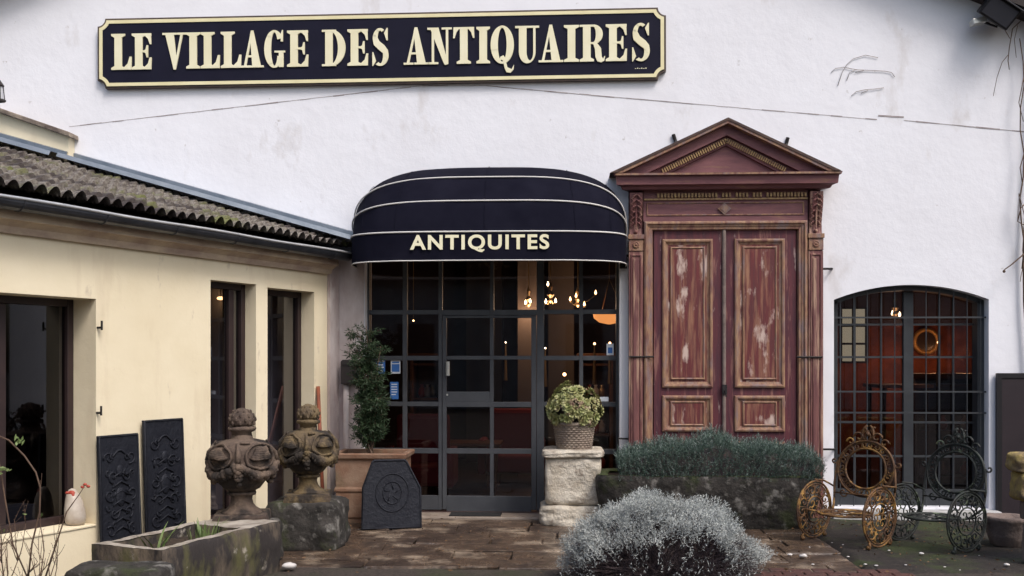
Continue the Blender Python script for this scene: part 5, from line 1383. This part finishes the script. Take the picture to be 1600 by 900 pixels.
# rose bush
rb = at(40, 905, 6.35); rb.z = 0
ro = empty('rose_bush', rb, 'bare thorny rose bush with thin brown twigs at the lower left corner', 'bush')
b = MB(); rn = random.Random(12); lf_ = []
def grow(p, d, L, r_, depth):
    n = 5; pts = [p]
    for i in range(n):
        d = (d+Vector((rn.uniform(-.16,.16), rn.uniform(-.10,.10), rn.uniform(-.02,.12)))).normalized(); pts.append(pts[-1]+d*L/n)
    b.tube(pts, [r_*(1-.55*i/n) for i in range(n+1)], 5)
    for i in range(1,n+1):
        b.tube([pts[i], pts[i]+Vector((rn.uniform(-.012,.012),rn.uniform(-.012,.012),.004))],[.002,.0003],3,cap=False)
    if depth > 0:
        for k in range(rn.randint(2,3)):
            i = rn.randint(2,n); grow(pts[i], (d+Vector((rn.uniform(-.9,.9),rn.uniform(-.5,.3),rn.uniform(-.1,.4)))).normalized(), L*rn.uniform(.4,.65), r_*.55, depth-1)
    elif rn.random() < .14: lf_.append((pts[-1], d))
for k in range(15):
    o_ = Vector((rn.uniform(-.32,.22), rn.uniform(-.2,.15), 0)); grow(rb+o_, Vector((rn.uniform(-.25,.42), rn.uniform(-.2,.2), 1)).normalized(), rn.uniform(.30,.50), .0065, 2)
arc = [at(-14,676,6.3), at(14,688,6.3), at(38,712,6.3), at(56,738,6.3), at(63,762,6.3), at(62,800,6.3), at(50,850,6.3), at(44,905,6.3)]
b.tube(arc, .0055, 5)
b.tube([at(44,905,6.4), at(20,850,6.4), at(8,780,6.4), at(2,740,6.4), at(-6,700,6.4)], .005, 5); b.tube([at(70,905,6.5), at(88,850,6.5), at(104,800,6.5), at(122,775,6.5), at(132,760,6.5)], [.006,.005,.004,.003,.002], 5)
b.build('twigs', M['twig'], ro, smooth=True)
P = []; D = []
for p, d_ in lf_ + [(at(28,694,6.3),Vector((0,0,1)))]*9 + [(at(10,735,6.35),Vector((-1,0,.5)))]*8+[(at(62,800,6.3),Vector((0,0,-1)))]*1:
    P.append(tuple(p+Vector((rn.uniform(-.02,.02),rn.uniform(-.02,.02),rn.uniform(-.02,.02))))); D.append((d_.x+rn.uniform(-.8,.8), d_.y+rn.uniform(-.8,.8), d_.z+rn.uniform(-.8,.5)))
v, f = leaves(np.array(P), np.array(D), rng.uniform(.03,.055,len(P)), rng.uniform(.018,.03,len(P)), seed=2); addl(MB(), v, f).build('leaves', M['blade'], ro)
for q in ((133,757),(129,761),(138,760),(105,770)): MB().ball(at(q[0],q[1],6.5), .012, 7, 5, (1.1,1,.8)).build('rose_hip', M['redglaze'], ro, smooth=True)

# ---------------------------------------------------------------- inside the shop, seen through the glass
def inside(px, py, back): return W(px, py, -back)
def chandelier(px, py, back, bulbs, label, m='bulbw', drop=3.55, R_=.28, pw=9):
    c = inside(px, py, back); root = empty('chandelier', c, label, 'chandelier')
    b = MB(); b.tube([(c.x,c.y,drop),(c.x,c.y,c.z-.02)], .007, 5); b.lathe([(.01,-.16),(.035,-.13),(.02,-.09),(.05,-.05),(.015,0),(.03,.06),(.01,.12)], c, 12)
    pts = []
    for (bx_, by_) in bulbs:
        q = inside(bx_, by_, back); q.y += random.uniform(-.15,.1); b.tube([c+Vector((0,0,-.06)), (c+q)/2+Vector((0,0,-.10)), q+Vector((0,0,-.03))], .006, 5); b.lathe([(.02,-.035),(.012,-.02)], q, 8); pts.append(q)
    b.build('arms', M['brass'], root)
    for q in pts: MB().lathe([(.009,-.02),(.016,.0),(.010,.02),(.002,.042)], q, 8).build('bulb', M[m], root, smooth=True)
    ld = bpy.data.lights.new('lamp_light', 'POINT'); ld.energy = pw; ld.color = (1,.66,.38); ld.shadow_soft_size = .08
    lo_ = bpy.data.objects.new('lamp_light', ld); col.objects.link(lo_); lo_.parent = root; lo_.location = (0,-.05,-.22)
    return root
chandelier(860,455,2.6,[(853,472),(868,470),(856,444)],'chandelier with flame bulbs in the middle of the shop behind the glass doors')
chandelier(826,462,3.4,[(821,473),(829,472)],'twin-bulb chandelier seen through the glass just left of the largest chandelier')
chandelier(903,462,3.0,[(891,468),(913,476),(931,457),(900,463)],'amber chandelier seen through the upper right entrance panes','bulb')
chandelier(1398,475,2.2,[(1395,490),(1406,492)],'lit chandelier seen through the arched barred window', pw=3)
def lamp(px, py, back, label, r_=.022, m='bulbw', h=None, hang=False):
    c = inside(px, py, back); root = empty('table_lamp' if not hang else 'hanging_lamp', c, label, 'lamp')
    b = MB()
    if hang: b.tube([c+Vector((0,0,.03)),(c.x,c.y,3.55)], .006, 5)
    else: b.tube([(c.x,c.y,max(.05,c.z-.55)), c+Vector((0,0,-.03))], [.03,.008], 8); 
    b.build('stand' if not hang else 'cord', M['brass'], root)
    MB().ball(c, r_, 8, 6).build('bulb', M[m], root, smooth=True)
lamp(882,585,2.0,'small lit lamp with upright glow behind the middle right panes',.022,'bulb')
lamp(852,544,3.6,'tiny white light low behind the glass beside the door mullion',.011)
lamp(929,537,2.8,'low table lamp on the left of a pair behind the right panes',.016,'bulb')
lamp(953,536,2.8,'low table lamp on the right of a pair behind the right panes',.016,'bulb')
lamp(646,501,3.0,'small amber ceiling light behind the upper left panes',.012,'bulb',hang=True)
lamp(790,535,3.8,'faint white bulb deep in the shop right of the door',.010,'bulbw')
lamp(915,402,.7,'warm bulb hanging just under the awning edge behind the top panes',.024,'bulb',hang=True)
lamp(1466,535,2.2,'dim amber lamp before the orange wall in the right-hand room',.016,'bulb')
u3, z3 = FU(345, 466, -1.1); c = FP(u3, z3, -1.1)
wl = empty('hanging_lamp', c, 'lit bulb hanging behind the first tall window of the cream building', 'lamp'); MB().ball(c,.028,8,6,(1.6,1,.7)).build('bulb', M['bulb'], wl); MB().tube([c,(c.x,c.y,2.7)],.005,5).build('cord', M['iron'], wl)
c = inside(952,497,2.2); sl_ = empty('amber_pendant', c, 'amber glass bowl pendant behind the right entrance panes', 'lamp')
MB().lathe([(.02,-.08),(.13,-.055),(.20,.0),(.21,.05)], c, 20, cap=False).build('bowl', M['shade'], sl_, smooth=True)
b = MB(); 
for a_ in (0,2.1,4.2): b.tube([c+Vector((.2*math.cos(a_),.2*math.sin(a_),.05)),(c.x,c.y,c.z+.5)],.004,4)
b.tube([(c.x,c.y,c.z+.5),(c.x,c.y,3.55)],.005,4); b.build('chain', M['brass'], sl_)
# furniture silhouettes
def armchair(px, back, label, m):
    c = inside(px, 760, back); c.z = .012; r = empty('armchair', c, label, 'armchair')
    T = Matrix.Translation(c)
    MB().box((-.33,-.32,.18),(.33,.28,.42)).xf(T).build('seat', m, r, bevel=.05); MB().box((-.33,.282,.16),(.33,.42,1.0)).xf(T).build('backrest', m, r, bevel=.06)
    for s in (-1,1): MB().box((s*.333,-.3,.16),(s*.44,.28,.62)).xf(T).build('armrest', m, r, bevel=.04)
    for sx_ in (-1,1):
        for sy_ in (-1,1): MB().lathe([(.02,0),(.03,.16)],(c.x+sx_*.3,c.y+sy_*.25,c.z),8).build('leg', M['wood'], r)
armchair(655, 1.1, 'crimson armchair behind the lower left entrance panes', M['redcloth'])
armchair(800, 2.6, 'crimson armchair deep in the shop behind the door panes', M['redcloth'])
def cabinet(px0, px1, pytop, back, label, shelves, m='wood', dep=.45, zb_=.012):
    a_ = inside(px0, 700, back); c = inside(px1, 700, back); zt_ = inside((px0+px1)/2, pytop, back).z; r = empty('cabinet', ((a_.x+c.x)/2, a_.y, zb_), label, 'cabinet')
    b = MB(); b.box((a_.x,a_.y,zb_),(a_.x+.05,a_.y+dep,zt_)); b.box((c.x-.05,a_.y,zb_),(c.x,a_.y+dep,zt_)); b.box((a_.x+.05,a_.y+dep-.03,zb_),(c.x-.05,a_.y+dep,zt_)); b.box((a_.x-.03,a_.y-.03,zt_+.001),(c.x+.03,a_.y+dep,zt_+.07)); b.build('carcass', M[m], r, bevel=.006)
    for k in range(shelves):
        z = zb_+.1+(zt_-zb_-.2)*k/max(1,shelves-1); MB().box((a_.x+.051,a_.y+.02,z),(c.x-.051,a_.y+dep-.031,z+.03)).build('shelf', M[m], r)
    for k in range(shelves-1):
        z = zb_+.13+(zt_-zb_-.2)*k/max(1,shelves-1)
        for q in range(3):
            x = a_.x+.15+(c.x-a_.x-.3)*q/2; 
            MB().lathe([(.03,0),(.06,.05),(.05,.12),(.02,.16),(.03,.19)],(x,a_.y+.2,z+.001),10).build('vase', M[['ceram','brass','redglaze'][(q+k)%3]], r, smooth=True)
    return r
cabinet(640,690,560,3.5,'dark shelf cabinet at the back left of the shop',4)
cabinet(905,958,560,3.3,'shelf cabinet of small vases behind the right entrance panes',4)
cabinet(1430,1535,592,2.6,'low wide sideboard in the terracotta room behind the window bars',3)
def table(px, pz_, back, w_, label, m):
    c = inside(px, pz_, back); zt_ = c.z; r = empty('table', (c.x,c.y,.012), label, 'table')
    MB().box((c.x-w_/2,c.y-.35,zt_-.04),(c.x+w_/2,c.y+.35,zt_)).build('tabletop', M[m], r, bevel=.008)
    for sx_ in (-1,1):
        for sy_ in (-1,1): MB().lathe([(.02,.012),(.03,zt_-.2),(.035,zt_-.042)],(c.x+sx_*(w_/2-.06),c.y+sy_*.29,0),8).build('leg', M['wood'], r)
table(1402,600,1.5,.62,'orange table top behind the left half of the arched window','orangewood')
table(730,690,2.2,.9,'dark table inside the shop behind the entrance door','wood')
c = inside(1466,532,4.0); rf = empty('round_mirror', c, 'round gilt framed mirror on the terracotta wall behind the window bars', 'mirror')
MB().tube([(c.x+.17*math.cos(t),c.y+.5,c.z+.17*math.sin(t)) for t in np.linspace(0,2*math.pi,28,endpoint=False)],.035,8,closed=True).build('gilt_frame', M['plate'], rf, smooth=True)
MB().lathe([(.16,0),(.16,.01)],(0,0,0),28).xf(Matrix.Translation((c.x,c.y+.5,c.z)) @ Matrix.Rotation(R(90),4,'X')).build('mirror_glass', M['dkglass'], rf)
ld = bpy.data.lights.new('room_light','POINT'); ld.energy = 5; ld.color = (1,.55,.28); ld.shadow_soft_size = .3  # unseen points close to the back wall, added for its patchy orange glow
lo_ = bpy.data.objects.new('room_light', ld); col.objects.link(lo_); lo_.location = inside(1412, 560, 3.75)
for (qx, qy, qe) in ((1462,548,5),(1505,552,4),(1385,600,3)):
    l2 = bpy.data.lights.new('room_light','POINT'); l2.energy = qe; l2.color = (1,.5,.2); l2.shadow_soft_size = .1
    o2 = bpy.data.objects.new('room_light', l2); col.objects.link(o2); o2.location = inside(qx, qy, 3.85)
# daylit window in the far side of the terracotta room
wl0, wl1 = inside(1314,600,3.9), inside(1355,600,3.9); wz0, wz1 = inside(1335,566,3.9).z, inside(1335,481,3.9).z
wn = empty('room_window', ((wl0.x+wl1.x)/2, wl0.y+.1, wz0), 'small daylit window at the back of the room behind the left window bars', 'window')
MB().box((wl0.x,wl0.y+.05,wz0),(wl1.x,wl0.y+.06,wz1)).build('pane', M['lit'], wn)
b = MB(); y = wl0.y
for t in (0,.5,1): x = wl0.x+(wl1.x-wl0.x)*t; b.box((x-.02,y,wz0),(x+.02,y+.045,wz1))
for t in (0,.34,.67,1): z = wz0+(wz1-wz0)*t; b.box((wl0.x-.02,y+.003,z-.015),(wl1.x+.02,y+.042,z+.015))
b.build('frame', M['dkwood'], wn)

# ---------------------------------------------------------------- across the courtyard (only seen as reflections)
op = empty('opposite_house', (2,-25,0), 'long grey stone house across the courtyard, seen reflected in the glass', 'building')
b = MB().box((-22,-31,-.03),(26,-25,4.6)); b.build('wall', M['opp'], op)
b = MB(); b.prism([(0,0),(1,0)],0,1) if False else None
b.add([(-22.5,-24.5,4.55),(26.5,-24.5,4.55),(26.5,-28,7.2),(-22.5,-28,7.2),(-22.5,-31.5,4.55),(26.5,-31.5,4.55)],[(0,1,2,3),(3,2,5,4),(0,3,4),(1,5,2)]); b.build('roof', M['opproof'], op)
for k in range(7):
    x = -18+k*6; o = MB().box((x,-24.999,1.0),(x+1.3,-24.93,3.0)).build('window', M['dkframe'], op)
for o in list(bpy.data.objects):
    if o.type == 'MESH' and o.parent is None and 'kind' not in o.keys() and 'label' not in o.keys(): print('UNTAGGED', o.name)
